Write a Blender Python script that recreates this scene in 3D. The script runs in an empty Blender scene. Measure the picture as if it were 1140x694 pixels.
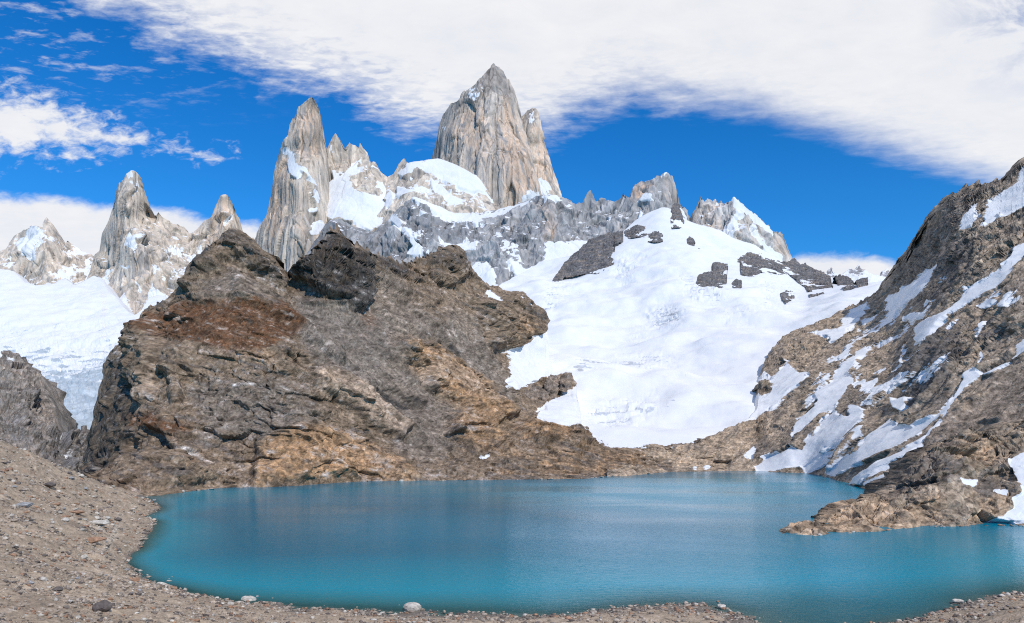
import bpy, math, random
import numpy as np
from mathutils import Vector

# ------------------------------------------------------------------ camera, light, exposure
SC = bpy.context.scene
COL = SC.collection
F, U0, V0 = 814.0, 570.0, 480.0          # focal length and horizon of the photograph (in its pixels)
LAKE_Z = -40.0                            # the viewpoint stands 40 m above the lagoon

cam_d = bpy.data.cameras.new('camera')
cam = bpy.data.objects.new('camera', cam_d)
COL.objects.link(cam)
cam.location = (0, 0, 0)
cam.rotation_euler = (math.radians(90), 0, 0)
cam_d.sensor_width = 36.0
cam_d.lens = F / 1140.0 * 36.0
cam_d.shift_y = (V0 - 347.0) / 1140.0
cam_d.clip_start = 0.5
cam_d.clip_end = 60000
SC.camera = cam

SUN_AZ, SUN_EL = math.radians(30), math.radians(41)     # azimuth to the right of straight behind the viewer
sd = Vector((math.sin(SUN_AZ) * math.cos(SUN_EL), -math.cos(SUN_AZ) * math.cos(SUN_EL), math.sin(SUN_EL)))
sun_d = bpy.data.lights.new('sun', 'SUN')
sun_d.energy = 3.9
sun_d.angle = math.radians(0.5)
sun_d.color = (1.0, 0.94, 0.85)
sun = bpy.data.objects.new('sun', sun_d)
COL.objects.link(sun)
sun.rotation_euler = sd.to_track_quat('Z', 'Y').to_euler()
sun.location = sd * 500

SC.view_settings.view_transform = 'Standard'
SC.view_settings.look = 'None'
SC.view_settings.gamma = 1.0
SC.view_settings.use_curve_mapping = False
SC.view_settings.exposure = -0.22
SC.render.engine = 'CYCLES'
SC.cycles.filter_width = 1.1
SC.cycles.use_denoising = False
SC.cycles.max_bounces = 6
SC.cycles.diffuse_bounces = 2
SC.cycles.transparent_max_bounces = 4


# ------------------------------------------------------------------ node helpers
class NT:
    def __init__(s, tree):
        s.t = tree

    def n(s, kind, **kw):
        nd = s.t.nodes.new(kind)
        for k, v in kw.items():
            setattr(nd, k, v)
        return nd

    def put(s, sock, v):
        if isinstance(v, bpy.types.NodeSocket):
            s.t.links.new(v, sock)
        elif v is not None:
            sock.default_value = v

    def m(s, op, a, b=None, c=None, clamp=False):
        nd = s.n('ShaderNodeMath', operation=op, use_clamp=clamp)
        s.put(nd.inputs[0], a)
        s.put(nd.inputs[1], b)
        s.put(nd.inputs[2], c)
        return nd.outputs[0]

    def ss(s, x, lo, hi):
        nd = s.n('ShaderNodeMapRange', interpolation_type='SMOOTHSTEP', clamp=True)
        s.put(nd.inputs['Value'], x)
        nd.inputs['From Min'].default_value = lo
        nd.inputs['From Max'].default_value = hi
        return nd.outputs['Result']

    def lin(s, x, lo, hi, a=0.0, b=1.0):
        nd = s.n('ShaderNodeMapRange', clamp=True)
        s.put(nd.inputs['Value'], x)
        for k, v in (('From Min', lo), ('From Max', hi), ('To Min', a), ('To Max', b)):
            nd.inputs[k].default_value = v
        return nd.outputs['Result']

    def noise(s, vec, scale, detail=4, rough=0.55, dist=0.0):
        nd = s.n('ShaderNodeTexNoise')
        s.put(nd.inputs['Vector'], vec)
        nd.inputs['Scale'].default_value = scale
        nd.inputs['Detail'].default_value = detail
        nd.inputs['Roughness'].default_value = rough
        nd.inputs['Distortion'].default_value = dist
        return nd.outputs['Fac']

    def mix(s, f, a, b, mode='MIX'):
        nd = s.n('ShaderNodeMix', data_type='RGBA', blend_type=mode)
        s.put(nd.inputs[0], f)
        s.put(nd.inputs[6], a)
        s.put(nd.inputs[7], b)
        return nd.outputs[2]

    def attr(s, name):
        return s.n('ShaderNodeAttribute', attribute_name=name)

    def xyz(s, x, y, z):
        nd = s.n('ShaderNodeCombineXYZ')
        s.put(nd.inputs[0], x)
        s.put(nd.inputs[1], y)
        s.put(nd.inputs[2], z)
        return nd.outputs[0]

    def curve(s, x, pts, lo, hi):
        """piecewise curve through pts (both axes in lo..hi units)"""
        f = s.lin(x, lo, hi)
        nd = s.n('ShaderNodeFloatCurve')
        s.put(nd.inputs['Value'], f)
        c = nd.mapping.curves[0]
        P = [((a - lo) / (hi - lo), (b - lo) / (hi - lo)) for a, b in pts]
        c.points[0].location = P[0]
        c.points[1].location = P[-1]
        for p in P[1:-1]:
            c.points.new(*p)
        nd.mapping.update()
        return s.m('MULTIPLY_ADD', nd.outputs[0], hi - lo, lo)


# ------------------------------------------------------------------ sky: Nishita plus a cloud deck far above
world = bpy.data.worlds.new('World')
SC.world = world
world.use_nodes = True
world.node_tree.nodes.clear()
W = NT(world.node_tree)
sky = W.n('ShaderNodeTexSky', sky_type='NISHITA', sun_disc=False)
sky.sun_elevation = SUN_EL
sky.sun_rotation = math.pi - SUN_AZ
sky.altitude = 1200
sky.air_density = 1.0
sky.dust_density = 0.25
sky.ozone_density = 3.0
tc = W.n('ShaderNodeTexCoord')
sep = W.n('ShaderNodeSeparateXYZ')
W.put(sep.inputs[0], tc.outputs['Generated'])
dx, dy, dz = sep.outputs
yy = W.m('MAXIMUM', dy, 0.08)
az = W.m('MULTIPLY_ADD', W.m('DIVIDE', dx, yy), F, U0)         # bearing
el = W.m('MULTIPLY_ADD', W.m('DIVIDE', dz, yy), -F, V0)        # height above the horizon, downwards
zz = W.m('MAXIMUM', dz, 0.03)
deck = W.xyz(W.m('DIVIDE', dx, zz), W.m('DIVIDE', dy, zz), 0.0)  # the plane the clouds lie in
n1 = W.noise(deck, 2.2, 6, 0.6, 0.3)
mp = W.n('ShaderNodeMapping')
W.put(mp.inputs[0], deck)
mp.inputs['Rotation'].default_value = (0, 0, math.radians(35))
mp.inputs['Scale'].default_value = (1.0, 1.7, 1.0)
n2 = W.noise(mp.outputs[0], 7.0, 5, 0.6, 0.2)
n5 = W.noise(mp.outputs[0], 17.0, 4, 0.6, 0.3)
n3 = W.noise(W.xyz(W.m('MULTIPLY', az, 0.011), W.m('MULTIPLY', el, 0.022), 3.7), 1.0, 6, 0.62, 0.4)
n4 = W.noise(W.xyz(W.m('MULTIPLY', az, 0.05), W.m('MULTIPLY', el, 0.1), 1.7), 1.0, 5, 0.6, 0.4)
# edge of the great deck overhead
edge = W.curve(az, [(-200, -150), (40, -40), (90, 0), (150, 20), (205, 44), (260, 68), (330, 90), (400, 120), (480, 148), (545, 152), (600, 150),
                    (640, 128), (690, 108), (760, 108), (860, 124), (940, 148), (1010, 170), (1080, 193), (1140, 214), (1300, 260)], -200, 1300)
soft = W.lin(az, 450, 850, 1.0, 0.32)
wob = W.m('ADD', W.m('MULTIPLY', W.m('SUBTRACT', n3, 0.5), 90.0), W.m('MULTIPLY', W.m('SUBTRACT', n2, 0.5), 120.0))
d1 = W.m('ADD', W.m('SUBTRACT', edge, el), W.m('MULTIPLY', wob, soft))
a1 = W.ss(d1, -26, 34)
thin = W.m('MULTIPLY', W.ss(W.m('ADD', W.m('MULTIPLY', n2, 0.5), W.m('MULTIPLY', n5, 0.5)), 0.44, 0.6), W.lin(d1, 75, -15, 0.0, 0.85))       # broken, rippled margin
corner = W.m('MULTIPLY', W.ss(n3, 0.42, 0.62), W.m('MULTIPLY', W.lin(az, 1020, 1150, 0.0, 0.6), W.lin(el, 130, 20, 0.0, 1.0)))
a1 = W.m('MULTIPLY', a1, W.m('SUBTRACT', 1.0, W.m('MAXIMUM', W.m('MULTIPLY', thin, W.lin(az, 480, 760, 1.0, 0.15)), corner)))
# ragged bank on the left
up2 = W.curve(az, [(-200, 70), (0, 94), (60, 108), (110, 128), (170, 150), (230, 172), (300, 190), (1300, 190)], -200, 1300)
lo2 = W.curve(az, [(-200, 185), (0, 178), (60, 174), (120, 172), (160, 165), (200, 172), (240, 176), (300, 150), (1300, 100)], -200, 1300)
d2 = W.m('MINIMUM', W.m('SUBTRACT', el, up2), W.m('SUBTRACT', lo2, el))
d2 = W.m('ADD', d2, W.m('ADD', W.m('MULTIPLY', W.m('SUBTRACT', n3, 0.52), 70.0), W.m('MULTIPLY', W.m('SUBTRACT', n4, 0.5), 90.0)))
a2 = W.ss(d2, -10, 30)
# low banks behind the peaks
up3 = W.curve(az, [(-200, 215), (0, 215), (60, 217), (120, 226), (180, 229), (240, 238), (300, 252), (350, 300), (420, 330), (840, 330), (880, 284), (930, 279), (980, 284), (1040, 300), (1300, 330)], -200, 1300)
d3 = W.m('ADD', W.m('SUBTRACT', el, up3), W.m('ADD', W.m('MULTIPLY', W.m('SUBTRACT', n3, 0.5), 26.0), W.m('MULTIPLY', W.m('SUBTRACT', n4, 0.5), 14.0)))
a3 = W.ss(d3, -2, 14)
# thin wisps in the blue on the left
wx = W.m('MULTIPLY', W.ss(W.m('ADD', W.m('MULTIPLY', n2, 0.55), W.m('MULTIPLY', n5, 0.45)), 0.50, 0.68), W.lin(az, 350, 60, 0.0, 0.55))
wx = W.m('MULTIPLY', wx, W.lin(el, 150, 70, 0.0, 1.0))
front = W.ss(dy, 0.05, 0.15)
back = W.m('SUBTRACT', 1.0, front)
a_f = W.m('MAXIMUM', W.m('MAXIMUM', a1, a2), W.m('MAXIMUM', a3, wx))
a_b = W.m('MULTIPLY', W.ss(n1, 0.55, 0.8), 0.5)
cov = W.m('ADD', W.m('MULTIPLY', a_f, front), W.m('MULTIPLY', a_b, back))
cov = W.m('MULTIPLY', cov, W.ss(dz, 0.0, 0.05))
shade = W.m('ADD', W.m('MULTIPLY', W.m('SUBTRACT', n3, 0.38), 1.1), W.m('MULTIPLY', W.m('SUBTRACT', n2, 0.5), 0.6))
ccol = W.mix(W.m('ADD', shade, 0.5, clamp=True), (0.79, 0.825, 0.90, 1), (0.985, 0.98, 0.985, 1))
tint = W.mix(1.0, sky.outputs[0], W.mix(W.lin(dz, 0.50, 0.14), (0.03, 0.80, 1.52, 1), (0.24, 0.98, 1.52, 1)), 'MULTIPLY')
bg1 = W.n('ShaderNodeBackground')
W.put(bg1.inputs[0], tint)
bg1.inputs[1].default_value = 0.12
bg2 = W.n('ShaderNodeBackground')
W.put(bg2.inputs[0], ccol)
bg2.inputs[1].default_value = 1.12
mx = W.n('ShaderNodeMixShader')
W.put(mx.inputs[0], W.m('MULTIPLY', cov, 0.97))
W.put(mx.inputs[1], bg1.outputs[0])
W.put(mx.inputs[2], bg2.outputs[0])
wo = W.n('ShaderNodeOutputWorld')
W.put(wo.inputs[0], mx.outputs[0])

# ------------------------------------------------------------------ noise in numpy
rng = np.random.default_rng(7)
f32 = np.float32
_G = rng.normal(size=(64 * 64 * 64, 3)).astype(f32)
_G /= np.linalg.norm(_G, axis=1, keepdims=True)
_S = rng.random((64 * 64 * 64, 3)).astype(f32)
_R = rng.normal(size=(64 * 64 * 64, 3)).astype(f32)


def perlin(p):
    p = np.asarray(p, f32)
    i = np.floor(p).astype(np.int32)
    f = p - i
    w = f * f * f * (f * (f * 6 - 15) + 10)
    out = np.zeros(len(p), f32)
    for a in (0, 1):
        wx = w[:, 0] if a else 1 - w[:, 0]
        ix = ((i[:, 0] + a) & 63) * 4096
        for b in (0, 1):
            wy = (w[:, 1] if b else 1 - w[:, 1]) * wx
            iy = ((i[:, 1] + b) & 63) * 64 + ix
            for c in (0, 1):
                g = _G[iy + ((i[:, 2] + c) & 63)]
                wz = (w[:, 2] if c else 1 - w[:, 2]) * wy
                out += wz * (g[:, 0] * (f[:, 0] - a) + g[:, 1] * (f[:, 1] - b) + g[:, 2] * (f[:, 2] - c))
    return out * 1.5


def fbm(p, octaves=5, gain=0.5):
    p = np.asarray(p, f32)
    out = np.zeros(len(p), f32)
    a = 1.0
    for k in range(octaves):
        out += a * perlin(p)
        p = p * f32(2.03) + f32(17.3 + k)
        a *= gain
    return out


def ridged(p, octaves=5, gain=0.5):
    """0..~1.5, sharp crests"""
    p = np.asarray(p, f32)
    out = np.zeros(len(p), f32)
    a, prev = 0.6, 1.0
    for k in range(octaves):
        r = 1 - np.abs(perlin(p)) * 1.6
        r = np.clip(r, 0, 1) ** 2
        out += a * r * prev
        prev = np.clip(r * 1.4, 0, 1)
        p = p * f32(2.07) + f32(11.1 + k)
        a *= gain * 1.15
    return out


def facets(p):
    """cellular blocks: every cell is a tilted plane, with cracks where cells meet. Returns (plane height, distance to the crack)"""
    p = np.asarray(p, f32)
    i = np.floor(p).astype(np.int32)
    f = p - i
    n = len(p)
    d1 = np.full(n, 9, f32)
    d2 = np.full(n, 9, f32)
    h = np.zeros(n, f32)
    sg = np.where(f < 0.5, -1, 1).astype(np.int32)      # only the eight nearest cells
    for a in (0, 1):
        for b in (0, 1):
            for c in (0, 1):
                o = sg * np.array((a, b, c), np.int32)
                j = (i + o) & 63
                k = j[:, 0] * 4096 + j[:, 1] * 64 + j[:, 2]
                s = 0.15 + 0.7 * _S[k]
                e = f - o - s
                d = e[:, 0] ** 2 + e[:, 1] ** 2 + e[:, 2] ** 2
                near = d < d1
                d2 = np.where(near, d1, np.minimum(d2, d))
                r = _R[k]
                hh = (r * e).sum(1) * 0.5 + r[:, 0] * 0.35
                h = np.where(near, hh, h)
                d1 = np.where(near, d, d1)
    return h, np.sqrt(d2) - np.sqrt(d1)


# ------------------------------------------------------------------ interpolation and painting helpers
def tps(ctrl, q, kind='tps', lam=0.0):
    """thin plate spline through ctrl [(a, b, value)], evaluated at q (N,2)"""
    c = np.array(ctrl, float)
    P, z = c[:, :2] / 100.0, c[:, 2]
    m = len(P)

    def ker(r):
        if kind == 'lin':
            return -r
        return np.where(r > 1e-9, r * r * np.log(np.maximum(r, 1e-9)), 0)
    A = np.zeros((m + 3, m + 3))
    A[:m, :m] = ker(np.linalg.norm(P[:, None] - P[None], axis=2)) + lam * np.eye(m)
    A[:m, m] = 1
    A[:m, m + 1:] = P
    A[m:, :m] = A[:m, m:].T
    w = np.linalg.solve(A, np.concatenate([z, [0, 0, 0]]))
    q = np.asarray(q, float) / 100.0
    out = np.empty(len(q))
    for s in range(0, len(q), 40000):
        b = q[s:s + 40000]
        K = ker(np.sqrt((b[:, None, 0] - P[None, :, 0]) ** 2 + (b[:, None, 1] - P[None, :, 1]) ** 2))
        out[s:s + 40000] = K @ w[:m] + w[m] + b @ w[m + 1:]
    return out


PAD = 120
MW, MH = 1140 + 2 * PAD, 694 + 2 * PAD


def raster(polys, blur=1.5, base=None):
    """albedo / snow plan of one mountain: polygons with a value, later ones over earlier ones"""
    img = np.zeros((MH, MW), f32) if base is None else np.full((MH, MW), base, f32)
    for val, poly in polys:
        P = np.array(poly, float) + PAD
        x0, x1 = max(0, int(P[:, 0].min()) - 1), min(MW, int(P[:, 0].max()) + 2)
        y0, y1 = max(0, int(P[:, 1].min()) - 1), min(MH, int(P[:, 1].max()) + 2)
        if x1 <= x0 or y1 <= y0:
            continue
        X, Y = np.meshgrid(np.arange(x0, x1) + 0.5, np.arange(y0, y1) + 0.5)
        ins = np.zeros(X.shape, bool)
        for (ax, ay), (bx, by) in zip(P, np.roll(P, -1, 0)):
            if ay == by:
                continue
            c = (ay > Y) != (by > Y)
            ins ^= c & (X < (bx - ax) * (Y - ay) / (by - ay) + ax)
        img[y0:y1, x0:x1][ins] = val
    r = int(math.ceil(blur * 2))
    k = np.exp(-0.5 * (np.arange(-r, r + 1) / blur) ** 2).astype(f32)
    k /= k.sum()
    for ax in (0, 1):
        pad = [(0, 0), (0, 0)]
        pad[ax] = (r, r)
        b = np.pad(img, pad, mode='edge')
        img = sum(k[j] * (b[j:j + MH] if ax == 0 else b[:, j:j + MW]) for j in range(2 * r + 1))
    return img


def look(img, u, v):
    x = np.clip(u + PAD - 0.5, 0, MW - 1.01)
    y = np.clip(v + PAD - 0.5, 0, MH - 1.01)
    i, j = x.astype(int), y.astype(int)
    fx, fy = x - i, y - j
    return ((img[j, i] * (1 - fx) + img[j, i + 1] * fx) * (1 - fy) + (img[j + 1, i] * (1 - fx) + img[j + 1, i + 1] * fx) * fy).astype(f32)


def sst(x, a, b):
    t = np.clip((x - a) / (b - a), 0, 1)
    return t * t * (3 - 2 * t)


def lerp(a, b, t):
    return a + (b - a) * t


def mixc(c, col, t):
    return c + (np.array(col, f32) - c) * np.asarray(t, f32)[:, None]


# ------------------------------------------------------------------ materials
def terrain_mat(name, grain, bump, snow_edge=0.5, speck=0.35, rough=0.9, upright=1.0):
    """rock and snow: colours come from the mesh attribute 'tone', snow cover from 'snow'; grain is the size of the finest texture in metres"""
    m = bpy.data.materials.new(name)
    m.use_nodes = True
    m.node_tree.nodes.clear()
    T = NT(m.node_tree)
    pos = T.n('ShaderNodeNewGeometry').outputs['Position']
    if upright != 1.0:                                # vertical jointing: the texture is drawn out along Z
        vm = T.n('ShaderNodeVectorMath', operation='MULTIPLY')
        T.put(vm.inputs[0], pos)
        vm.inputs[1].default_value = (1, 1, 1 / upright)
        pos = vm.outputs[0]
    tone = T.attr('tone').outputs['Color']
    snow = T.attr('snow').outputs['Fac']
    na = T.noise(pos, 1.0 / grain, 5, 0.65)
    nb = T.noise(pos, 0.22 / grain, 4, 0.6, 0.4)
    mul = T.m('ADD', T.lin(na, 0.25, 0.75, 1 - speck, 1 + speck), T.lin(nb, 0.25, 0.75, -speck * 0.6, speck * 0.6))
    rock = T.mix(1.0, tone, T.xyz(mul, mul, mul), 'MULTIPLY')
    sf = T.m('ADD', snow, T.m('MULTIPLY', T.m('SUBTRACT', na, 0.5), snow_edge))
    sf = T.ss(sf, 0.42, 0.58)
    stone = T.mix(T.lin(nb, 0.3, 0.7), (0.72, 0.735, 0.76, 1), (0.80, 0.80, 0.795, 1))
    base = T.mix(sf, rock, stone)
    b = T.n('ShaderNodeBsdfPrincipled')
    T.put(b.inputs['Base Color'], base)
    b.inputs['Roughness'].default_value = rough
    b.inputs['Specular IOR Level'].default_value = 0.2
    bp = T.n('ShaderNodeBump')
    T.put(bp.inputs['Strength'], T.m('MULTIPLY_ADD', sf, -0.8, 1.0))
    bp.inputs['Distance'].default_value = bump
    T.put(bp.inputs['Height'], T.m('ADD', na, T.m('MULTIPLY', nb, 1.5)))
    T.put(b.inputs['Normal'], bp.outputs[0])
    o = T.n('ShaderNodeOutputMaterial')
    T.put(o.inputs[0], b.outputs[0])
    return m


# ------------------------------------------------------------------ meshes
def set_props(o, label=None, category=None, kind=None, group=None):
    if label:
        o['label'] = label
    if category:
        o['category'] = category
    if kind:
        o['kind'] = kind
    if group:
        o['group'] = group
    return o


def grid_mesh(name, P, mat, tone=None, snow=None, attrs=None, keep=None, smooth=True):
    """P (rows, cols, 3) -> quads"""
    nr, nc = P.shape[:2]
    me = bpy.data.meshes.new(name)
    idx = np.arange(nr * nc, dtype=np.int32).reshape(nr, nc)
    q = np.stack([idx[:-1, :-1], idx[:-1, 1:], idx[1:, 1:], idx[1:, :-1]], -1).reshape(-1, 4)
    if keep is not None:
        q = q[keep.reshape(-1)]
        used = np.unique(q)
        remap = np.zeros(nr * nc, np.int32)
        remap[used] = np.arange(len(used), dtype=np.int32)
        q = remap[q]
        flat = P.reshape(-1, 3)[used]
        tone = None if tone is None else tone[used]
        snow = None if snow is None else snow[used]
        attrs = None if attrs is None else {k: v[used] for k, v in attrs.items()}
    else:
        flat = P.reshape(-1, 3)
    n, nf = len(flat), len(q)
    me.vertices.add(n)
    me.vertices.foreach_set('co', flat.astype(f32).ravel())
    me.loops.add(nf * 4)
    me.loops.foreach_set('vertex_index', q.ravel().astype(np.int32))
    me.polygons.add(nf)
    me.polygons.foreach_set('loop_start', np.arange(0, nf * 4, 4, dtype=np.int32))
    me.polygons.foreach_set('loop_total', np.full(nf, 4, np.int32))
    me.polygons.foreach_set('use_smooth', np.full(nf, smooth))
    if tone is not None:
        a = me.attributes.new('tone', 'FLOAT_COLOR', 'POINT')
        a.data.foreach_set('color', np.concatenate([np.clip(tone, 0.008, 0.95), np.ones((n, 1), f32)], 1).astype(f32).ravel())
    if snow is not None:
        a = me.attributes.new('snow', 'FLOAT', 'POINT')
        a.data.foreach_set('value', snow.astype(f32))
    for k, v in (attrs or {}).items():
        a = me.attributes.new(k, 'FLOAT', 'POINT')
        a.data.foreach_set('value', v.astype(f32))
    me.update(calc_edges=True)
    me.validate()
    o = bpy.data.objects.new(name, me)
    COL.objects.link(o)
    me.materials.append(mat)
    return o


def normals(P):
    a = np.gradient(P, axis=1)
    b = np.gradient(P, axis=0)
    n = np.cross(a, b)
    n /= np.maximum(np.linalg.norm(n, axis=2, keepdims=True), 1e-9)
    return n


def box_smooth(a, r):
    """smooth a (rows, cols, k) field a little along both axes"""
    for ax in (0, 1):
        pad = [(0, 0)] * a.ndim
        pad[ax] = (r, r)
        b = np.pad(a, pad, mode='edge')
        n = a.shape[ax]
        a = sum(np.take(b, range(j, j + n), axis=ax) for j in range(2 * r + 1)) / (2 * r + 1)
    return a


def world_pt(u, v, Y):
    return np.stack([(u - U0) / F * Y, Y, (V0 - v) / F * Y], -1)


def even_out(A, w):
    """A (rows, cols, k): move the samples of every column towards equal spacing along its own line"""
    n = A.shape[0]
    L = np.linalg.norm(np.diff(A[:, :, :3], axis=0), axis=2)
    S = np.concatenate([np.zeros((1, A.shape[1])), np.cumsum(L, 0)], 0)
    S /= S[-1:]
    r = 3                                             # neighbouring lines shift together
    S = np.pad(S, ((0, 0), (r, r)), mode='edge')
    S = sum(S[:, j:j + A.shape[1]] for j in range(2 * r + 1)) / (2 * r + 1)
    lin = np.linspace(0, 1, n)
    out = np.empty_like(A)
    for c in range(A.shape[1]):
        key = (1 - w) * lin + w * S[:, c]
        x = np.interp(lin, key, np.arange(n))
        i = np.minimum(x.astype(int), n - 2)
        f = (x - i)[:, None]
        out[:, c] = A[i, c] * (1 - f) + A[i + 1, c] * f
    return out


def relief(name, top, bottom, depth, shape, paint, mat, su=1.0, sv=1.0, back=(220, 260), kernel='tps', jag=0.0, jag_len=20.0, nback=14, edge_keep=0.3, foot=0, lift_z=1.0, label=None, cat='mountain'):
    """One mountain: its skyline and foot (as bearings and heights seen from the viewpoint) with measured distances give the
    surface; shape(P, N, u, v) returns the relief in metres along the normal, paint(...) the rock colours and the snow cover."""
    top, bottom = np.array(top, float), np.array(bottom, float)
    us = np.arange(top[0, 0], top[-1, 0] + su * 0.5, su)
    vt = np.interp(us, top[:, 0], top[:, 1])
    if jag:
        jag = np.interp(us, [a for a, b in jag], [b for a, b in jag]) if isinstance(jag, list) else jag
        vt = vt - jag * (ridged(np.stack([us / jag_len, us * 0 + 3.3, us * 0 + len(name)], -1), 5, 0.6) - 0.45)
    vb = np.interp(us, bottom[:, 0], bottom[:, 1])
    vb = np.maximum(vb, vt + 2)
    nf = int(max(vb - vt) / sv) + 2
    t = np.linspace(0, 1, nf)[:, None]
    kw = max(3, int(14 / su))
    vs = np.convolve(np.pad(vt, kw, mode='edge'), np.hanning(2 * kw + 3)[1:-1] / np.hanning(2 * kw + 3)[1:-1].sum(), mode='valid')
    dv = np.clip(vt - vs, -0.3 * (vb - vt), 0.22 * (vb - vt))
    vs = vt - dv
    V = vb[None] + (vs - vb)[None] * t + dv[None] * t ** 4
    U = np.repeat(us[None], nf, 0)
    inv = tps([(a, b, 1000.0 / c) for a, b, c in depth], np.stack([U.ravel(), V.ravel()], -1), kernel).reshape(U.shape)
    Y = 1000.0 / np.maximum(inv, 0.1)
    P = world_pt(U, V, Y)
    # the far side: over the crest, then down
    k = np.linspace(0, 1, nback + 1)[1:, None]
    Yb = Y[-1][None] + back[0] * k
    Zb = P[-1, :, 2][None] - back[1] * k ** 1.6
    B = np.stack([(us - U0)[None] / F * Y[-1][None] * np.ones_like(k) * (1 + 0 * k), Yb, Zb], -1)
    P = np.concatenate([P, B], 0)
    U = np.concatenate([U, np.repeat(us[None], nback, 0)], 0)
    V = np.concatenate([V, V[-1][None] + (k * 30)], 0)
    N = box_smooth(normals(P), 2)
    N /= np.maximum(np.linalg.norm(N, axis=2, keepdims=True), 1e-6)
    shp = P.shape
    Pf, Nf, uf, vf = P.reshape(-1, 3), N.reshape(-1, 3), U.ravel().astype(f32), V.ravel().astype(f32)
    d = shape(Pf.astype(f32), Nf, uf, vf)
    r = int(5 / su)                                   # the skyline keeps its own outline: less relief right at it
    low = np.max([np.interp(us + k * su, us, vt) for k in range(-r, r + 1)], axis=0)
    near = np.repeat(low[None], shp[0], 0).ravel()
    d = d * (edge_keep + (1 - edge_keep) * sst(vf - near, -6, 14))
    if foot:                                          # where it enters the water the relief dies away
        d = d * (0.12 + 0.88 * sst(np.repeat(vb[None], shp[0], 0).ravel() - vf, foot - 1, foot + 20))
    D = Nf * np.array((1, 1, lift_z))                 # rock steps out sideways from the slope
    D /= np.maximum(np.linalg.norm(D, axis=1, keepdims=True), 0.35)
    P2 = (Pf + D * d[:, None]).reshape(shp)
    # spread the vertices evenly again over steps and cliffs, so that no face is stretched
    pack = np.concatenate([P2, U[:, :, None], V[:, :, None], d.reshape(shp[0], shp[1], 1)], -1)
    pack[:nf] = even_out(pack[:nf], 0.6)
    P2 = pack[:, :, :3]
    uf, vf, d = pack[:, :, 3].ravel().astype(f32), pack[:, :, 4].ravel().astype(f32), pack[:, :, 5].ravel().astype(f32)
    N2 = box_smooth(normals(P2), 1).reshape(-1, 3)
    tone, snow = paint(P2.reshape(-1, 3).astype(f32), N2, uf, vf, d)
    return set_props(grid_mesh(name, P2, mat, tone, snow), label, cat, 'structure')

# ------------------------------------------------------------------ rock relief recipes
def stretch(P, sx, sz):
    return np.stack([P[:, 0] / sx, P[:, 1] / sx, P[:, 2] / sz], -1)


def granite(A=1.0, big=26, flute=11, block=15, fine=4, snowmask=None):
    def f(P, N, u, v):
        w = fbm(P / 200, 2)
        q = P + np.stack([w * 16, w * 16, w * 6], -1)
        s = big * (ridged(stretch(q, 210, 1500), 2) - 0.55) + flute * (ridged(stretch(q, 70, 1300), 3, 0.5) - 0.55)
        h, c = facets(stretch(q, 84, 800))
        h2, c2 = facets(stretch(q, 33, 430) + 5.1)
        h3, c3 = facets(stretch(q, 48, 80) + 1.7)
        s += block * 1.15 * h - block * 0.4 * sst(c, 0.10, 0.0) + block * 0.36 * h2 - block * 0.16 * sst(c2, 0.12, 0.0) + block * 0.28 * h3 * sst(fbm(P / 120, 3), -0.05, 0.5) + fine * 0.5 * fbm(stretch(P, 14, 60), 3)
        if snowmask is not None:
            m = look(snowmask, u, v)
            s = lerp(s, 6 * fbm(P / 90, 4) + big * 0.4, sst(m, 0.3, 0.7) * 0.85)
        return A * s
    return f


def granite_paint(snow=None, tan=None, warm=1.0, grey=(0.60, 0.515, 0.425), tancol=(0.66, 0.455, 0.32), ledge=0.62, mott=0.25, warp=5.0, dark=None, dust=0.0):
    def f(P, N, u, v, d):
        st = fbm(stretch(P, 22, 480), 5, 0.6)
        st2 = fbm(stretch(P, 90, 160) + 9.7, 4)
        sp = fbm(stretch(P, 13, 26), 4)
        wu, wv = u + warp * fbm(P / 70, 4), v + warp * fbm(P / 70 + 31.7, 4)
        t = np.repeat(np.array(grey, f32)[None], len(P), 0)
        if tan is not None:
            m = np.clip(look(tan, wu, wv) * (0.75 + 0.9 * st + 0.3 * st2), 0, 1)
            t = mixc(t, tancol, m)
        t = mixc(t, (0.58, 0.46, 0.36), np.clip(0.1 + 0.35 * st2 + 0.55 * st, 0, 0.7) * warm)
        t = mixc(t, (0.27, 0.265, 0.275), np.clip(sst(-st, 0.1, 0.7) * 0.6 + sst(sp, 0.35, 0.9) * 0.25, 0, 0.7))
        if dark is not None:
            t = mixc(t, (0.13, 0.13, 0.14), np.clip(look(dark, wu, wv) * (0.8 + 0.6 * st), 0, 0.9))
        wq = fbm(P / 200, 2)
        qq = P + np.stack([wq * 16, wq * 16, wq * 6], -1)
        ph, pc = facets(stretch(qq, 33, 430) + 5.1)
        gh, gc = facets(stretch(qq, 84, 800))
        t *= ((1 + 0.16 * sp + 0.15 * st + 0.22 * ph + 0.2 * gh) * (1 - 0.5 * sst(pc, 0.10, 0.0) * sst(st2, -0.2, 0.4) - 0.3 * sst(gc, 0.06, 0.0)))[:, None]
        up = N[:, 2]
        s = sst(up + 0.12 * sp + mott * st2 + 0.12 * fbm(P / 45, 3), ledge, ledge + 0.14) + dust * sst(sp + st2 * 0.6, 0.3, 0.7)
        if snow is not None:
            m = look(snow, wu, wv)
            s = np.maximum(s * (1 - 0 * m), sst(m + 0.20 * sp + 0.30 * st2, 0.40, 0.60))
        return t.astype(f32), np.clip(s, 0, 1)
    return f


GRANITE = terrain_mat('pale_granite', 11.0, 4.5, 0.35, 0.20, upright=5.0)
SNOW = terrain_mat('glacier_snow', 9.0, 0.9, 0.4, 0.2)
BROWN = terrain_mat('brown_rock', 1.9, 1.0, 0.4, 0.42)
NEAR = terrain_mat('moraine_gravel', 0.42, 0.12, 0.3, 0.40, 0.95)

# ------------------------------------------------------------------ granite peaks, farthest first
B330 = [(-60, 335), (1200, 335)]

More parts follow.
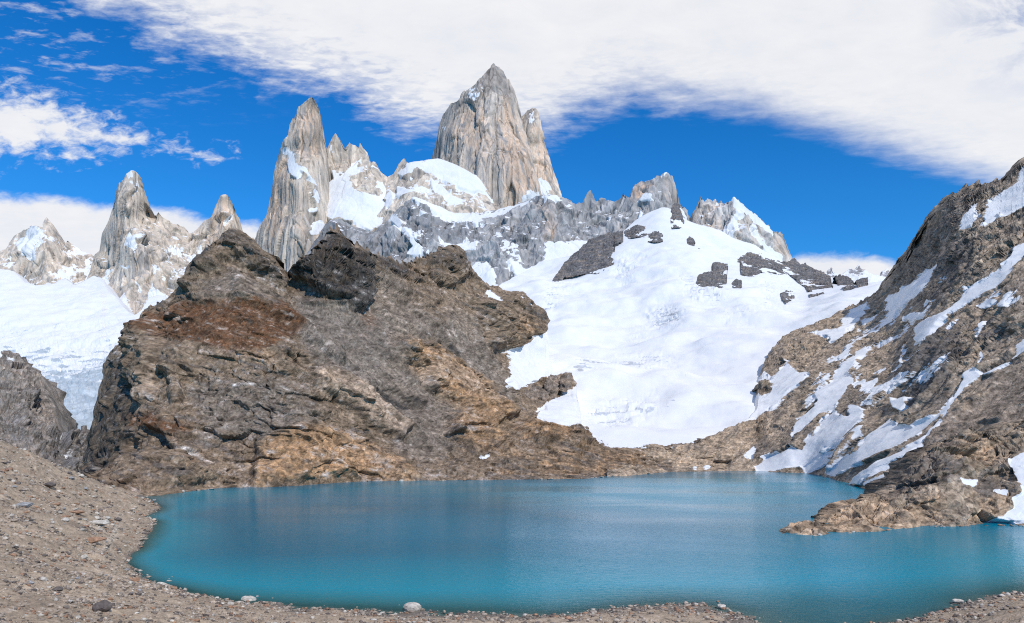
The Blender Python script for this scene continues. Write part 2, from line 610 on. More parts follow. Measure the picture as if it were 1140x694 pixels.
# the low peak at the far left
snowA = raster([(1, [(22, 262), (33, 249), (47, 253), (50, 268), (40, 275), (38, 290), (24, 286), (18, 272)]), (0.6, [(0, 288), (12, 285), (18, 300), (0, 300)]),
                (1, [(66, 312), (70, 296), (76, 298), (82, 322), (66, 322)]), (0.8, [(96, 284), (104, 290), (104, 320), (92, 320), (93, 300)]),
                (0.7, [(80, 288), (90, 292), (86, 300), (80, 298)])])
relief('mountain', [(-60, 268), (-20, 284), (-4, 281), (0, 279.9), (6.5, 278), (15.5, 264), (26, 255), (34, 250.5), (46.7, 252.5), (49, 248), (52, 243.5), (56.5, 249.5), (63.5, 262), (70, 272), (75, 269.5), (85.6, 274.7), (93.4, 280), (101, 282.5), (108, 292), (125, 320)],
       [(-60, 330), (125, 345)],
       [(-60, 330, 3500), (0, 300, 3600), (0, 330, 3500), (60, 320, 3480), (125, 330, 3550), (-30, 270, 3850), (15, 264, 3850), (30, 280, 3650), (52, 244, 3800), (55, 280, 3600), (68, 285, 3720), (100, 283, 3900), (75, 270, 3900), (90, 300, 3680), (42, 300, 3540)],
       granite(0.9, 30, 14, 18), granite_paint(snowA, None, mott=0.3, ledge=0.66), GRANITE, 0.7, 0.8, jag=1.2)

snowB = raster([(1, [(140, 273), (146.6, 259), (155, 271), (150, 277)]), (0.48, [(143, 197), (148, 191), (154, 197), (156, 212), (153, 220), (148, 222), (145, 212)]),
                (0.9, [(137, 296), (147, 291), (147, 297), (138, 301)]), (0.8, [(168, 291), (181, 299), (170, 306)]), (0.7, [(148, 277), (152, 282), (146, 283)]),
                (1, [(163, 325), (172, 312), (184, 324), (176, 345), (160, 342)]), (0.9, [(151, 314), (158, 316), (156, 322), (150, 320)]),
                (1, [(108, 308), (118, 298), (128, 297), (121, 312), (122, 330), (110, 330)]), (1, [(132, 326), (140, 322), (143, 330), (141, 345), (133, 338)]),
                (0.55, [(178, 270), (205, 276), (222, 270), (226, 290), (205, 312), (185, 300)]), (1, [(249, 243), (258, 241), (260, 247), (250, 248)])])
tanB = raster([(0.7, [(244, 222), (250, 218), (252, 240), (240, 262), (226, 270), (232, 250)]), (0.5, [(126, 240), (138, 215), (140, 260), (128, 290), (124, 270)]), (0.35, [(150, 280), (165, 285), (168, 320), (150, 318)])], 3)
relief('mountain', [(92, 320), (100, 300), (104, 285), (110, 279), (113, 260.4), (119, 248.7), (124.5, 232), (129.7, 216), (135, 202), (138.8, 201), (141.4, 194.3), (148, 190.5), (153, 194.3), (155.6, 200.8), (158.8, 211), (159.5, 223), (163.4, 230.6), (166, 238.4), (171, 237), (176.4, 235), (181.6, 241), (186.8, 245), (193, 251), (198.4, 249.5), (205, 253), (211, 259), (217.5, 257.8), (224, 250), (234.6, 242), (241, 230), (246.5, 218), (254.4, 218), (258.4, 228.8), (262, 246), (268, 262), (276, 268), (282, 264), (290, 280), (300, 300)],
       [(92, 345), (150, 362), (300, 362)],
       [(92, 345, 3150), (150, 362, 2950), (300, 362, 3100), (104, 285, 3450), (113, 260, 3450), (126, 232, 3420), (128, 280, 3330), (131, 250, 3300), (141, 194, 3300), (140, 230, 3210), (143, 280, 3120), (150, 330, 3020), (158, 211, 3330), (163, 260, 3240), (166, 238, 3420), (164, 300, 3140), (176, 235, 3420), (180, 280, 3240), (200, 250, 3500), (200, 300, 3220), (224, 250, 3500), (242, 230, 3450), (250, 218, 3450), (248, 250, 3380), (260, 235, 3520), (240, 290, 3300), (285, 264, 3600)],
       granite(0.95, 22, 5, 22), granite_paint(snowB, tanB, ledge=0.76, mott=0.25), GRANITE, 0.6, 0.7, jag=1.2)

# the tall spire with the needles and the hanging snow basin beside it
snowD = raster([(1, [(362, 206), (374, 197), (392, 199), (395, 211), (423, 221), (419, 203), (426, 203), (437, 228), (443, 235), (428, 249), (413, 258), (400, 252), (381, 245), (366, 246), (358, 230), (357, 211)]),
                (0.8, [(368, 188), (380, 190), (398, 186), (402, 196), (392, 198), (370, 199)]), (0.6, [(390, 185), (404, 170), (405, 178), (396, 190)]), (0.5, [(365, 160), (372, 158), (378, 178), (368, 180)])])
relief('mountain', [(345, 215), (352, 200), (358, 180), (364.7, 162), (367, 157), (370, 152), (373.2, 147.5), (375, 150), (377.7, 153), (381, 158), (384, 163.5), (386.5, 160), (389.3, 157.3), (392.5, 160.5), (395.8, 162), (398.5, 164), (401, 159.5), (402.4, 162), (403.6, 166), (408.8, 170), (411, 178), (412.7, 181.7), (415, 180.5), (417.9, 180.4), (423, 189.5), (429.5, 196), (436, 198), (445, 215), (460, 240)],
       [(345, 300), (460, 300)],
       [(345, 300, 3050), (460, 300, 3050), (345, 215, 3350), (373, 148, 3420), (380, 180, 3370), (389, 158, 3420), (400, 185, 3380), (405, 170, 3460), (436, 198, 3480), (365, 200, 3330), (375, 215, 3260), (400, 230, 3180), (425, 240, 3160), (380, 243, 3120), (410, 256, 3080), (408, 205, 3250), (420, 222, 3230), (440, 235, 3200)],
       granite(0.8, 22, 17, 15, snowmask=snowD), granite_paint(snowD, None, ledge=0.66), GRANITE, 0.6, 0.7, jag=1.3)

snowC = raster([(1, [(315.4, 160), (319, 164), (325.8, 172.6), (340, 188), (355.6, 204), (350, 204), (333.6, 189), (331, 199), (323, 196), (318, 178)]),
                (1, [(347, 233), (353, 231), (355, 236), (348, 239)]), (1, [(344, 256), (352, 247), (362, 249), (357, 262), (346, 262)]),
                (0.5, [(342, 214), (356, 208), (360, 226), (352, 226)])])
tanC = raster([(0.95, [(304, 190), (313, 168), (319, 168), (322, 200), (317, 250), (306, 266), (294, 256)]), (0.9, [(322, 150), (332, 122), (345, 110), (353, 120), (358, 152), (359, 172), (344, 176), (326, 168)]), (0.35, [(325, 205), (345, 210), (340, 270), (322, 270)])], 3)
darkC = raster([(0.55, [(342, 238), (352, 240), (350, 262), (338, 300), (330, 300), (336, 262)])], 3)
relief('mountain', [(268, 300), (276, 282), (281.7, 270), (285.6, 258), (296, 240), (301, 218), (306.3, 183), (312.8, 165), (316.7, 155.8), (320.6, 153), (323, 139), (328.4, 126), (332.3, 118.7), (337, 115), (341.3, 111.7), (346.5, 108), (351.7, 111.7), (354.3, 120.8), (355.6, 136.3), (359.5, 152), (362, 166), (365, 195), (368, 225), (371, 255), (375, 290)],
       [(268, 345), (375, 345)],
       [(268, 345, 3080), (322, 345, 2930), (375, 345, 3080), (268, 300, 3300), (282, 270, 3290), (300, 220, 3270), (296, 262, 3180), (309, 180, 3250), (317, 157, 3200), (319, 200, 3100), (323, 260, 3020), (328, 170, 3170), (324, 140, 3220), (346, 109, 3200), (340, 145, 3140), (345, 180, 3130), (354, 121, 3260), (361, 160, 3320), (345, 220, 3080), (345, 270, 3020), (366, 210, 3260), (371, 255, 3200)],
       granite(0.8, 14, 4, 20, snowmask=snowC), granite_paint(snowC, tanC, dark=darkC, ledge=0.8), GRANITE, 0.55, 0.7, jag=1.0)

# the great central peak, its right-hand pillar and the snow dome at its foot
snowG = raster([(0.7, [(596, 198), (606, 197), (614, 204), (612, 214), (598, 214)]), (0.4, [(584, 128), (592, 122), (596, 140), (588, 145)])])
tanG = raster([(0.95, [(592, 145), (600, 138), (612, 175), (618, 205), (604, 210), (598, 185)])], 3)
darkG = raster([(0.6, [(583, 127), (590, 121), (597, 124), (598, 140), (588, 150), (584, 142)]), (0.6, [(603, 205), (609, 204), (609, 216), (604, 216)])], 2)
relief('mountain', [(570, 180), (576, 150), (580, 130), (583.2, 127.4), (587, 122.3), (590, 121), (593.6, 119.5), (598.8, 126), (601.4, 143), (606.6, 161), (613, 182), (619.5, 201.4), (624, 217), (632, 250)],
       [(570, 260), (632, 260)],
       [(570, 260, 3400), (632, 260, 3420), (570, 180, 3600), (580, 130, 3640), (592, 120, 3640), (596, 150, 3560), (600, 190, 3500), (606, 161, 3640), (619, 201, 3600), (608, 215, 3460)],
       granite(0.9, 18, 6, 18), granite_paint(snowG, tanG, dark=darkG, ledge=0.74), GRANITE, 0.55, 0.7, jag=1.0)

snowF = raster([(0.5, [(503, 136), (508, 135), (509, 140), (503, 141)]), (0.35, [(522, 100), (540, 88), (546, 96), (528, 112), (520, 112)]),
                (0.45, [(488, 140), (498, 136), (496, 152), (488, 154)]), (0.8, [(580, 220), (594, 212), (600, 222), (580, 230)])], 1.2)
tanF = raster([(0.85, [(556, 112), (570, 104), (578, 130), (590, 170), (602, 214), (586, 230), (566, 230), (556, 180)]), (0.7, [(500, 148), (512, 124), (530, 114), (535, 150), (528, 176), (510, 168)]),
               (0.55, [(528, 125), (540, 110), (548, 150), (545, 226), (534, 215)]), (0.15, [(488, 176), (524, 160), (536, 190), (530, 205), (505, 195)])], 4)
darkF = raster([(0.5, [(481, 178), (486, 152), (493, 128), (508, 112), (516, 112), (504, 132), (496, 158), (490, 180)]), (0.5, [(551, 112), (555, 112), (556, 232), (552, 232)]),  # first polygon paints the shade of the left edge into the rock colour
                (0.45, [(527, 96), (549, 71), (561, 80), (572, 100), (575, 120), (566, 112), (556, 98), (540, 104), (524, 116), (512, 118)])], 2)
relief('mountain', [(470, 215), (476, 195), (480.2, 176.7), (484.6, 160), (488.5, 140.4), (492.4, 128.7), (500.2, 117), (509.3, 110.6), (515.8, 102.8), (521, 99.5), (527.4, 95), (536.5, 86), (544.3, 76.9), (547, 74), (549.5, 70.5), (552, 74), (554.7, 74), (559.9, 78), (565, 86), (571.5, 97.6), (575.4, 109.3), (578.8, 126), (582, 140), (589.7, 164), (597.5, 195), (602.7, 215.6), (612, 250)],
       [(470, 275), (612, 275)],
       [(470, 275, 3300), (612, 275, 3300), (550, 275, 3230), (480, 177, 3640), (490, 135, 3640), (505, 114, 3600), (503, 150, 3500), (500, 200, 3420), (515, 180, 3400), (522, 120, 3510), (530, 200, 3350), (549, 71, 3600), (548, 100, 3510), (550, 150, 3420), (552, 220, 3310), (562, 110, 3490), (568, 160, 3390), (570, 220, 3300), (571, 98, 3560), (579, 126, 3540), (584, 170, 3420), (590, 164, 3500), (602, 215, 3420), (590, 215, 3310)],
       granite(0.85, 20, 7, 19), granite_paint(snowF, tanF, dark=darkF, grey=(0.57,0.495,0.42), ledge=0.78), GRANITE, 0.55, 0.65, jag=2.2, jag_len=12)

snowE = raster([(1, [(440, 194), (452, 186), (466, 180), (487, 176), (506, 182), (532, 196), (548, 219), (552, 232), (545, 225), (538, 214), (520, 212), (503, 206), (490, 202), (478, 192), (462, 190), (450, 198)]),
                (1, [(478, 200), (492, 205), (502, 218), (520, 226), (512, 234), (495, 224), (482, 214)]), (0.7, [(440, 205), (455, 208), (470, 214), (456, 218), (440, 222)]), (0.9, [(430, 208), (438, 214), (438, 232), (428, 232)]),
                (0.5, [(505, 212), (530, 214), (545, 225), (548, 236), (520, 226)])])
relief('mountain', [(420, 225), (428, 205), (431.7, 197), (438, 194), (443.3, 184.3), (447, 179), (449.8, 176), (452, 179), (453.7, 181.7), (460, 180.5), (466.7, 180), (477, 178), (487.4, 177), (496, 179), (505.6, 183), (518, 189), (531.5, 196), (540, 208), (547, 219.3), (552, 233.5), (560, 255)],
       [(420, 290), (560, 290)],
       [(420, 290, 2980), (560, 290, 2980), (432, 197, 3450), (450, 177, 3440), (487, 177, 3430), (480, 200, 3290), (510, 200, 3300), (490, 230, 3100), (530, 196, 3350), (520, 225, 3150), (545, 225, 3260), (455, 210, 3200), (435, 230, 3150), (552, 240, 3180)],
       granite(0.7, 18, 14, 15, snowmask=snowE), granite_paint(snowE, None, ledge=0.62, mott=0.3), GRANITE, 0.65, 0.8, jag=0.5)

# the long lower wall with its snow ramp, running to the twin-topped peak
snowH = raster([(1, [(456, 221), (461, 218), (485, 228), (506, 237), (531, 237), (552, 233), (573, 228), (594, 220), (600, 219), (592, 225), (576, 234), (555, 242), (531, 250), (506, 247), (487, 238), (476, 231), (464, 225)]),
                (1, [(435.6, 237), (443, 238), (454, 258), (477, 281), (467, 285), (450, 285), (459, 274), (446, 258), (434, 245)]), (0.9, [(465, 231), (483, 240), (482, 243), (466, 235)]),
                (0.8, [(482, 266), (506, 272), (532, 266), (532, 279), (513, 280), (487, 274)]), (0.9, [(503, 246), (506, 246), (502, 263), (500, 262)]), (0.9, [(516, 250), (519, 250), (523, 262), (519, 262)]),
                (0.75, [(520, 300), (530, 290), (556, 286), (575, 283), (588, 264), (600, 268), (630, 264), (660, 268), (700, 262), (706, 340), (520, 340)]), (0.6, [(556, 262), (575, 268), (585, 262), (575, 285), (556, 285)]),
                (0.25, [(540, 285), (560, 280), (575, 310), (556, 318)]), (0.2, [(578, 265), (604, 258), (606, 290), (582, 300)]), (0.15, [(610, 240), (640, 236), (642, 266), (614, 268)]),
                (0.9, [(708, 225), (716.7, 216), (730, 218), (722, 224)]), (0.8, [(712, 232), (716, 230), (714, 246), (708, 250)]), (0.8, [(606, 216), (626, 217), (618, 222), (606, 222)]),
                (0.7, [(630, 225), (640, 226), (640, 230), (630, 229)]), (0.6, [(676, 240), (682, 238), (682, 250), (676, 252)]), (0.9, [(735, 195), (742, 191), (747, 195), (742, 199)]), (0.7, [(757, 228), (766, 236), (768, 250), (760, 244)]),
                (0.7, [(448, 253), (452, 252), (456, 260), (451, 258)])])
tanH = raster([(0.8, [(705, 210), (712, 203), (726, 202), (726, 214), (712, 218), (704, 222)]), (0.35, [(600, 222), (616, 222), (620, 260), (604, 270)]), (0.3, [(740, 196), (752, 210), (757, 228), (742, 228)])], 3)
darkH = raster([(0.6, [(340, 262), (362, 250), (378, 244), (392, 252), (380, 300), (345, 300)]), (0.5, [(446, 232), (460, 226), (490, 243), (540, 258), (540, 272), (500, 270), (476, 264), (458, 262)]), (0.45, [(400, 262), (430, 248), (450, 262), (455, 285), (410, 300)]),
                (0.4, [(546, 262), (600, 240), (606, 262), (560, 285)])], 4)
relief('mountain', [(332, 300), (340, 282), (350, 266), (358, 254), (364.7, 246.5), (377.7, 242.7), (389, 249), (400, 253), (410, 257), (416, 257), (426, 249), (436, 241), (445, 230), (451.6, 224), (456, 221), (461.5, 218.5), (470, 222), (485, 229), (505.6, 238), (531.5, 238), (552, 234), (573, 229), (594, 221), (599, 218.5), (612, 217.5), (620, 218.5), (623.3, 218.8), (631, 222), (639, 225.8), (648, 225.8), (651, 219), (653.2, 214), (655, 212), (657.6, 210), (660, 214), (661.7, 218), (663.6, 224.5), (668.7, 222), (675.2, 223), (684.3, 224.5), (689.5, 219.3), (693.4, 214.4), (697, 218), (701, 219.3), (705, 209), (710.2, 202.4), (718, 201), (727, 200.3), (731, 196), (736, 194), (741.4, 191.5), (745, 194), (749.2, 197.2), (754.3, 211.5), (758.2, 225.8), (766, 234.8), (770, 244), (778, 270)],
       [(332, 330), (520, 345), (778, 330)],
       [(332, 330, 2650), (520, 345, 2350), (650, 335, 2450), (778, 330, 2450), (340, 282, 2900), (378, 243, 2980), (385, 290, 2750), (414, 257, 2960), (425, 290, 2700), (438, 241, 3000), (448, 260, 2800), (461, 219, 3000), (462, 245, 2820), (485, 229, 3020), (506, 238, 3020), (531, 238, 3020), (490, 255, 2800), (530, 260, 2800), (500, 290, 2600), (552, 300, 2480), (552, 234, 3020), (560, 255, 2800), (594, 221, 2980), (590, 250, 2760), (604, 222, 2860), (610, 260, 2700), (590, 290, 2560), (640, 226, 2900), (640, 260, 2720), (655, 212, 2920), (675, 223, 2920), (680, 255, 2740), (693, 214, 2900), (710, 202, 2920), (715, 240, 2760), (741, 192, 2900), (735, 225, 2790), (758, 226, 2940), (770, 244, 2960), (680, 290, 2600)],
       granite(0.85, 16, 22, 16, snowmask=snowH), granite_paint(snowH, tanH, 0.35, dark=darkH, grey=(0.37,0.365,0.36), ledge=0.80, mott=0.22, warp=6), GRANITE, 0.6, 0.65, jag=1.6, jag_len=9)

# the comb of towers right of it, with the snow arete
snowJ = raster([(1, [(815, 220), (826, 223), (850, 245), (863, 258), (861, 263), (845, 249), (828, 231), (820, 230)]), (0.75, [(838, 242), (850, 262), (872, 288), (866, 294), (845, 274), (836, 256)]),
                (0.8, [(805, 263), (812, 250), (825, 231), (832, 231), (820, 252), (812, 268)]), (0.7, [(803, 248), (808, 242), (808, 262), (802, 262)]), (1, [(840, 276), (858, 282), (876, 296), (850, 300), (836, 284)])])
tanJ = raster([(0.5, [(860, 258), (872, 262), (882, 288), (868, 284)]), (0.3, [(770, 230), (800, 226), (800, 252), (770, 252)])], 3)
relief('mountain', [(758, 270), (764, 252), (769.4, 239), (775.5, 225.5), (778, 221), (780.4, 217), (784, 225.5), (787.8, 220), (792.7, 225.5), (795, 224), (797.6, 220), (800, 226), (802.5, 222), (806, 226), (813.5, 224), (817.2, 219), (825.8, 223.6), (838, 235), (850.3, 246), (860, 256.2), (869.9, 257.4), (876, 268.4), (879.7, 280.7), (883.3, 289.2), (892, 305), (905, 325)],
       [(758, 325), (905, 345)],
       [(758, 325, 2560), (905, 345, 2500), (830, 335, 2480), (764, 252, 2960), (780, 217, 2960), (780, 250, 2850), (800, 222, 2960), (802, 250, 2840), (817, 219, 2900), (814, 250, 2800), (826, 260, 2760), (850, 246, 2940), (845, 270, 2760), (872, 258, 3000), (866, 285, 2780), (883, 289, 2960)],
       granite(0.85, 18, 22, 14), granite_paint(snowJ, tanJ, ledge=0.78, mott=0.25, grey=(0.55,0.52,0.48)), GRANITE, 0.6, 0.7, jag=1.5, jag_len=8)

for o, lab in zip([o for o in COL.objects if o.name.startswith('mountain')], (
        'low snow-dusted granite peak at the far left above the glacier',
        'slender granite tower with a lower horn, standing left of the brown hill',
        'row of small granite needles above a hanging snow basin',
        'tall leaning granite spire with a snow ledge on its shoulder',
        'narrow granite pillar leaning against the tallest peak',
        'tallest broad granite peak in the centre under the cloud',
        'rounded snow dome with rock bands at the foot of the tallest peak',
        'long low granite wall with snow ledges ending in a blocky summit',
        'comb of granite towers with a snow crest sloping down to the saddle')):
    o['label'] = lab
# ------------------------------------------------------------------ far snow ridge in the gap on the right, with its tiny peaks
snowK = raster([(0.15, [(917, 306), (925, 295), (930, 306)]), (0.15, [(943, 302), (949, 296), (952, 303)]), (0.1, [(950, 305), (956, 293), (963, 301), (958, 305)]), (0.1, [(979, 309), (987.5, 297), (995, 306)])], 0.8, base=1.0)
relief('mountain', [(860, 305), (880, 303), (900, 304), (917, 305), (921, 302), (925, 297.3), (929, 303.5), (936, 305), (943, 301.5), (947, 298), (950, 301), (953, 297.5), (956, 294.5), (960, 299), (965, 303), (975, 306), (981, 306.5), (984, 302), (987.5, 299), (992, 304), (1000, 306), (1060, 300)],
       [(860, 335), (1060, 345)],
       [(860, 335, 4800), (1060, 345, 4600), (860, 305, 6000), (925, 297, 6000), (955, 294, 5900), (1000, 305, 5900), (1060, 300, 5800), (950, 320, 5200)],
       granite(0.8, 20, 20, 20), granite_paint(snowK, None, grey=(0.30, 0.30, 0.32), ledge=2.0), GRANITE, 0.8, 0.8, label='distant snow ridge with tiny dark peaks in the gap by the right mountainside')

# ------------------------------------------------------------------ the glacier
GL = [(600, 470, 900), (560, 480, 900), (620, 474, 870), (676, 500, 790), (730, 498, 790), (775, 494, 800), (817, 478, 840), (850, 455, 900), (900, 420, 1000), (930, 350, 1330), (985, 312, 1750), (1040, 300, 1800),
      (560, 310, 2350), (560, 400, 1300), (640, 284, 2500), (640, 340, 1900), (700, 400, 1320), (700, 530, 740), (640, 520, 790), (800, 520, 770), (700, 450, 980), (760, 400, 1300), (760, 350, 1620), (850, 400, 1150), (840, 330, 1780), (743, 231, 2640),
      (743, 270, 2380), (720, 300, 2150), (800, 254, 2600), (800, 290, 2260), (858, 284, 2480), (884, 297, 2380), (925, 316, 2050), (900, 340, 1680), (650, 310, 2250), (690, 262, 2560)]


def glacier_shape(P, N, u, v):
    d = 22 * fbm(P / 200, 3) + 3.5 * fbm(stretch(P, 90, 30), 3) + 1.2 * fbm(stretch(P, 30, 12), 3)
    d *= (1 - 0.85 * look(ISLES, u, v)) * (1 - 0.8 * sst(v, 455, 490))
    ice = look(ICEFALL, u + 8 * fbm(P / 90, 3), v)
    cre = ridged(stretch(P + 12 * fbm(P / 60, 3)[:, None], 26, 9), 3)
    h, c = facets(stretch(P, 30, 14))
    return d - ice * (7 * cre + 5 * h)


ISLES = raster([(1, [(615, 312), (640, 276), (694, 250), (742, 250), (742, 226), (765, 226), (785, 262), (785, 284), (762, 280), (740, 268), (700, 268), (680, 302), (640, 310)]), (1, [(768, 326), (774, 300), (800, 284), (830, 306), (822, 322), (790, 326)]),
                (1, [(816, 276), (860, 278), (970, 305), (970, 320), (930, 328), (890, 336), (866, 336), (850, 305), (822, 308)])], 6)
ICEFALL = raster([(0.8, [(720, 340), (745, 338), (765, 350), (755, 362), (725, 362)]), (0.7, [(760, 300), (790, 322), (812, 322), (800, 335), (762, 330)]), (0.6, [(680, 296), (700, 280), (720, 285), (690, 318)]),
                  (0.7, [(606, 330), (622, 314), (640, 312), (620, 340), (600, 360)]), (0.5, [(640, 404), (690, 398), (760, 400), (745, 410), (680, 418), (640, 426)]), (0.6, [(652, 450), (690, 444), (750, 446), (730, 456), (700, 466), (670, 472)]),
                  (0.4, [(840, 310), (870, 305), (895, 330), (850, 340)]), (0.5, [(700, 365), (730, 370), (700, 380)]), (0.4, [(800, 350), (840, 340), (850, 352), (805, 362)])], 5)
DIRT = raster([(0.55, [(672, 468), (683, 462), (691, 464), (684, 471)]), (0.6, [(676, 480), (694, 478), (695, 483), (677, 486)]), (0.3, [(642, 410), (700, 402), (745, 404), (690, 412), (650, 420)]), (0.3, [(655, 452), (745, 447), (700, 460)]),
               (0.85, [(774, 481), (782, 476), (793, 474), (786, 480), (775, 484)]), (0.35, [(730, 343), (752, 342), (762, 352), (740, 358)]), (0.3, [(606, 395), (660, 376), (656, 383), (612, 402)]), (0.5, [(634, 410), (640, 408), (652, 421), (645, 424)]),
               (0.25, [(780, 310), (812, 300), (815, 322)])], 2.2)


def glacier_paint(P, N, u, v, d):
    n = fbm(stretch(P, 40, 10), 4)
    st = fbm(stretch(P, 9, 5), 3)
    dirt = look(DIRT, u + 3 * fbm(P / 22, 3), v + 2 * fbm(P / 22 + 9, 3)) * (0.7 + 0.9 * n)
    ice = look(ICEFALL, u, v)
    cl = ridged(np.stack([P[:, 0] / 85 + 0.3 * fbm(P / 120, 2), P[:, 1] / 300, P[:, 2] / 7.5], -1), 3)
    lines = sst(cl, 0.5, 0.95) * np.clip(ice * 1.8 + sst(fbm(P / 160 + 8, 3), 0.15, 0.6) * 0.6, 0, 1)
    t = np.repeat(np.array((0.52, 0.55, 0.59), f32)[None], len(P), 0)
    t = mixc(t, (0.40, 0.40, 0.40), np.clip(dirt * 1.6 - 0.3, 0, 1))
    s = 1.0 - np.clip(dirt * 0.95, 0, 1) - 0.45 * ice * sst(n + st * 0.5, -0.2, 0.7) - 0.32 * sst(n + 0.4 * fbm(P / 220 + 4, 3), 0.35, 0.9) - 0.75 * lines
    return t.astype(f32), np.clip(s, 0, 1)


relief('snow_field', [(555, 318), (600, 292), (640, 283), (670, 274), (690, 262), (696, 256), (704, 249), (711.5, 244), (720, 239), (729.7, 234.8), (736, 232), (743, 232), (750, 235), (757, 240), (766, 246), (782, 252), (800, 256), (813, 264), (828, 270), (841, 273),
                      (858, 284), (872, 292), (884, 297), (897, 303), (910, 309), (925, 316), (940, 318), (955, 317), (970, 313), (985, 310), (1000, 308), (1050, 300)],
       [(555, 500), (590, 500), (620, 512), (650, 522), (676, 528), (720, 528), (775, 526), (830, 522), (880, 500), (950, 460), (1050, 420)],
       GL, glacier_shape, glacier_paint, SNOW, 1.0, 0.9, back=(150, 120), edge_keep=0.4,
       label='broad white glacier sloping down to the lagoon basin', cat='glacier')


def glacier_depth(u, v):
    return float(1000.0 / tps([(a, b, 1000.0 / c) for a, b, c in GL], [(u, v)])[0])


# the second glacier, in the gap on the left
def ice_shape(P, N, u, v):
    low = sst(v, 330, 430)
    cre = ridged(stretch(P + 15 * fbm(P / 70, 3)[:, None], 34, 12), 4)
    h, c = facets(stretch(P, 26, 13))
    return 14 * fbm(P / 150, 4) + low * (4 * h - 6 * cre - 4 * sst(c, 0.12, 0)) + 1.2 * fbm(P / 30, 3)


def ice_paint(P, N, u, v, d):
    low = sst(v + 22 * fbm(P / 160, 3), 325, 450)
    n = fbm(stretch(P, 40, 14), 4)
    t = np.repeat(np.array((0.50, 0.56, 0.60), f32)[None], len(P), 0)
    t = mixc(t, (0.36, 0.42, 0.46), np.clip(low * (0.45 + n), 0, 1))
    s = 1 - 0.62 * low - 0.35 * low * sst(n, 0, 0.5) - 0.25 * sst(n, 0.3, 0.8)
    return t.astype(f32), np.clip(s, 0, 1)


relief('snow_field', [(-70, 318), (0, 299), (15, 302), (25, 313), (40, 318), (60, 316), (72, 309), (82, 317), (92, 313), (104, 307), (112, 309), (119, 324), (130, 334), (140, 346), (150, 351), (158, 344), (166, 332), (176, 328), (190, 330), (215, 336)], [(-70, 520), (60, 540), (100, 540), (215, 540)],
       [(0, 310, 3000), (-70, 310, 3000), (150, 330, 2800), (200, 330, 2800), (0, 380, 2200), (100, 380, 2150), (60, 430, 1700), (90, 480, 1350), (60, 500, 1250), (100, 530, 1150), (-70, 480, 1300), (-40, 420, 1800), (180, 480, 1350)],
       ice_shape, ice_paint, SNOW, 0.9, 0.9, back=(150, 60), label='crevassed glacier descending behind the left flank of the brown hill', cat='glacier')


# ------------------------------------------------------------------ brown rock recipes
def crag(amp=None, A=1.0, gully=9.0, block=7.0, fine=1.2, dipx=0.0, size=1.0, smoothmask=None, lean=0.0, along=1.0, lift=None):
    """amp: plan of how craggy the ground is (0 scree .. 1 crag); dipx tilts the bedding"""
    def f(P, N, u, v):
        q = P.copy()
        if along != 1.0:                              # beds drawn out along their dip
            th = math.atan(lean)
            q[:, 0] = (P[:, 0] * math.cos(th) + P[:, 2] * math.sin(th)) / along
            q[:, 2] = -P[:, 0] * math.sin(th) + P[:, 2] * math.cos(th)
        else:
            q[:, 2] = P[:, 2] - dipx * P[:, 0]
        w = fbm(P / 45, 4)[:, None]
        q = q + w * np.array((9, 9, 5), f32)
        k = np.full(len(P), 0.6, f32) if amp is None else np.clip(look(amp, u + 4 * w[:, 0], v) + 0.25 * w[:, 0], 0, 1.3)
        s = gully * (ridged(stretch(q, 85 * size, 130 * size), 4) - 0.55)
        h, c = facets(stretch(q, 30 * size, 20 * size))
        h2, c2 = facets(stretch(q, 11 * size, 7.5 * size) + 3.7)
        h3, c3 = facets(stretch(q, 4.6 * size, 3.4 * size) + 8.1)
        r = ridged(stretch(q, 16 * size, 22 * size), 4) - 0.55
        s += k * (block * h - block * 0.30 * sst(c, 0.12, 0) + block * 0.32 * h2 - block * 0.12 * sst(c2, 0.16, 0) + block * 0.09 * h3 + block * 0.35 * r)
        s += fine * (0.25 + k * 0.45) * fbm(P / 4.5, 4, 0.5)
        if lift is not None:
            s += look(lift, u + 5 * w[:, 0] + 1.5 * fbm(P / 9, 3), v + 5 * fbm(P / 40 + 5.5, 4) + 1.5 * fbm(P / 9 + 3, 3))
        if smoothmask is not None:
            m = sst(look(smoothmask, u + 5 * w[:, 0], v + 5 * fbm(P / 45 + 9, 4)), 0.3, 0.75)
            s = lerp(s, gully * 0.5 * fbm(P / 60, 3) + 0.6 + 0.4 * fbm(P / 9, 3), m * 0.92)
        return A * s
    return f


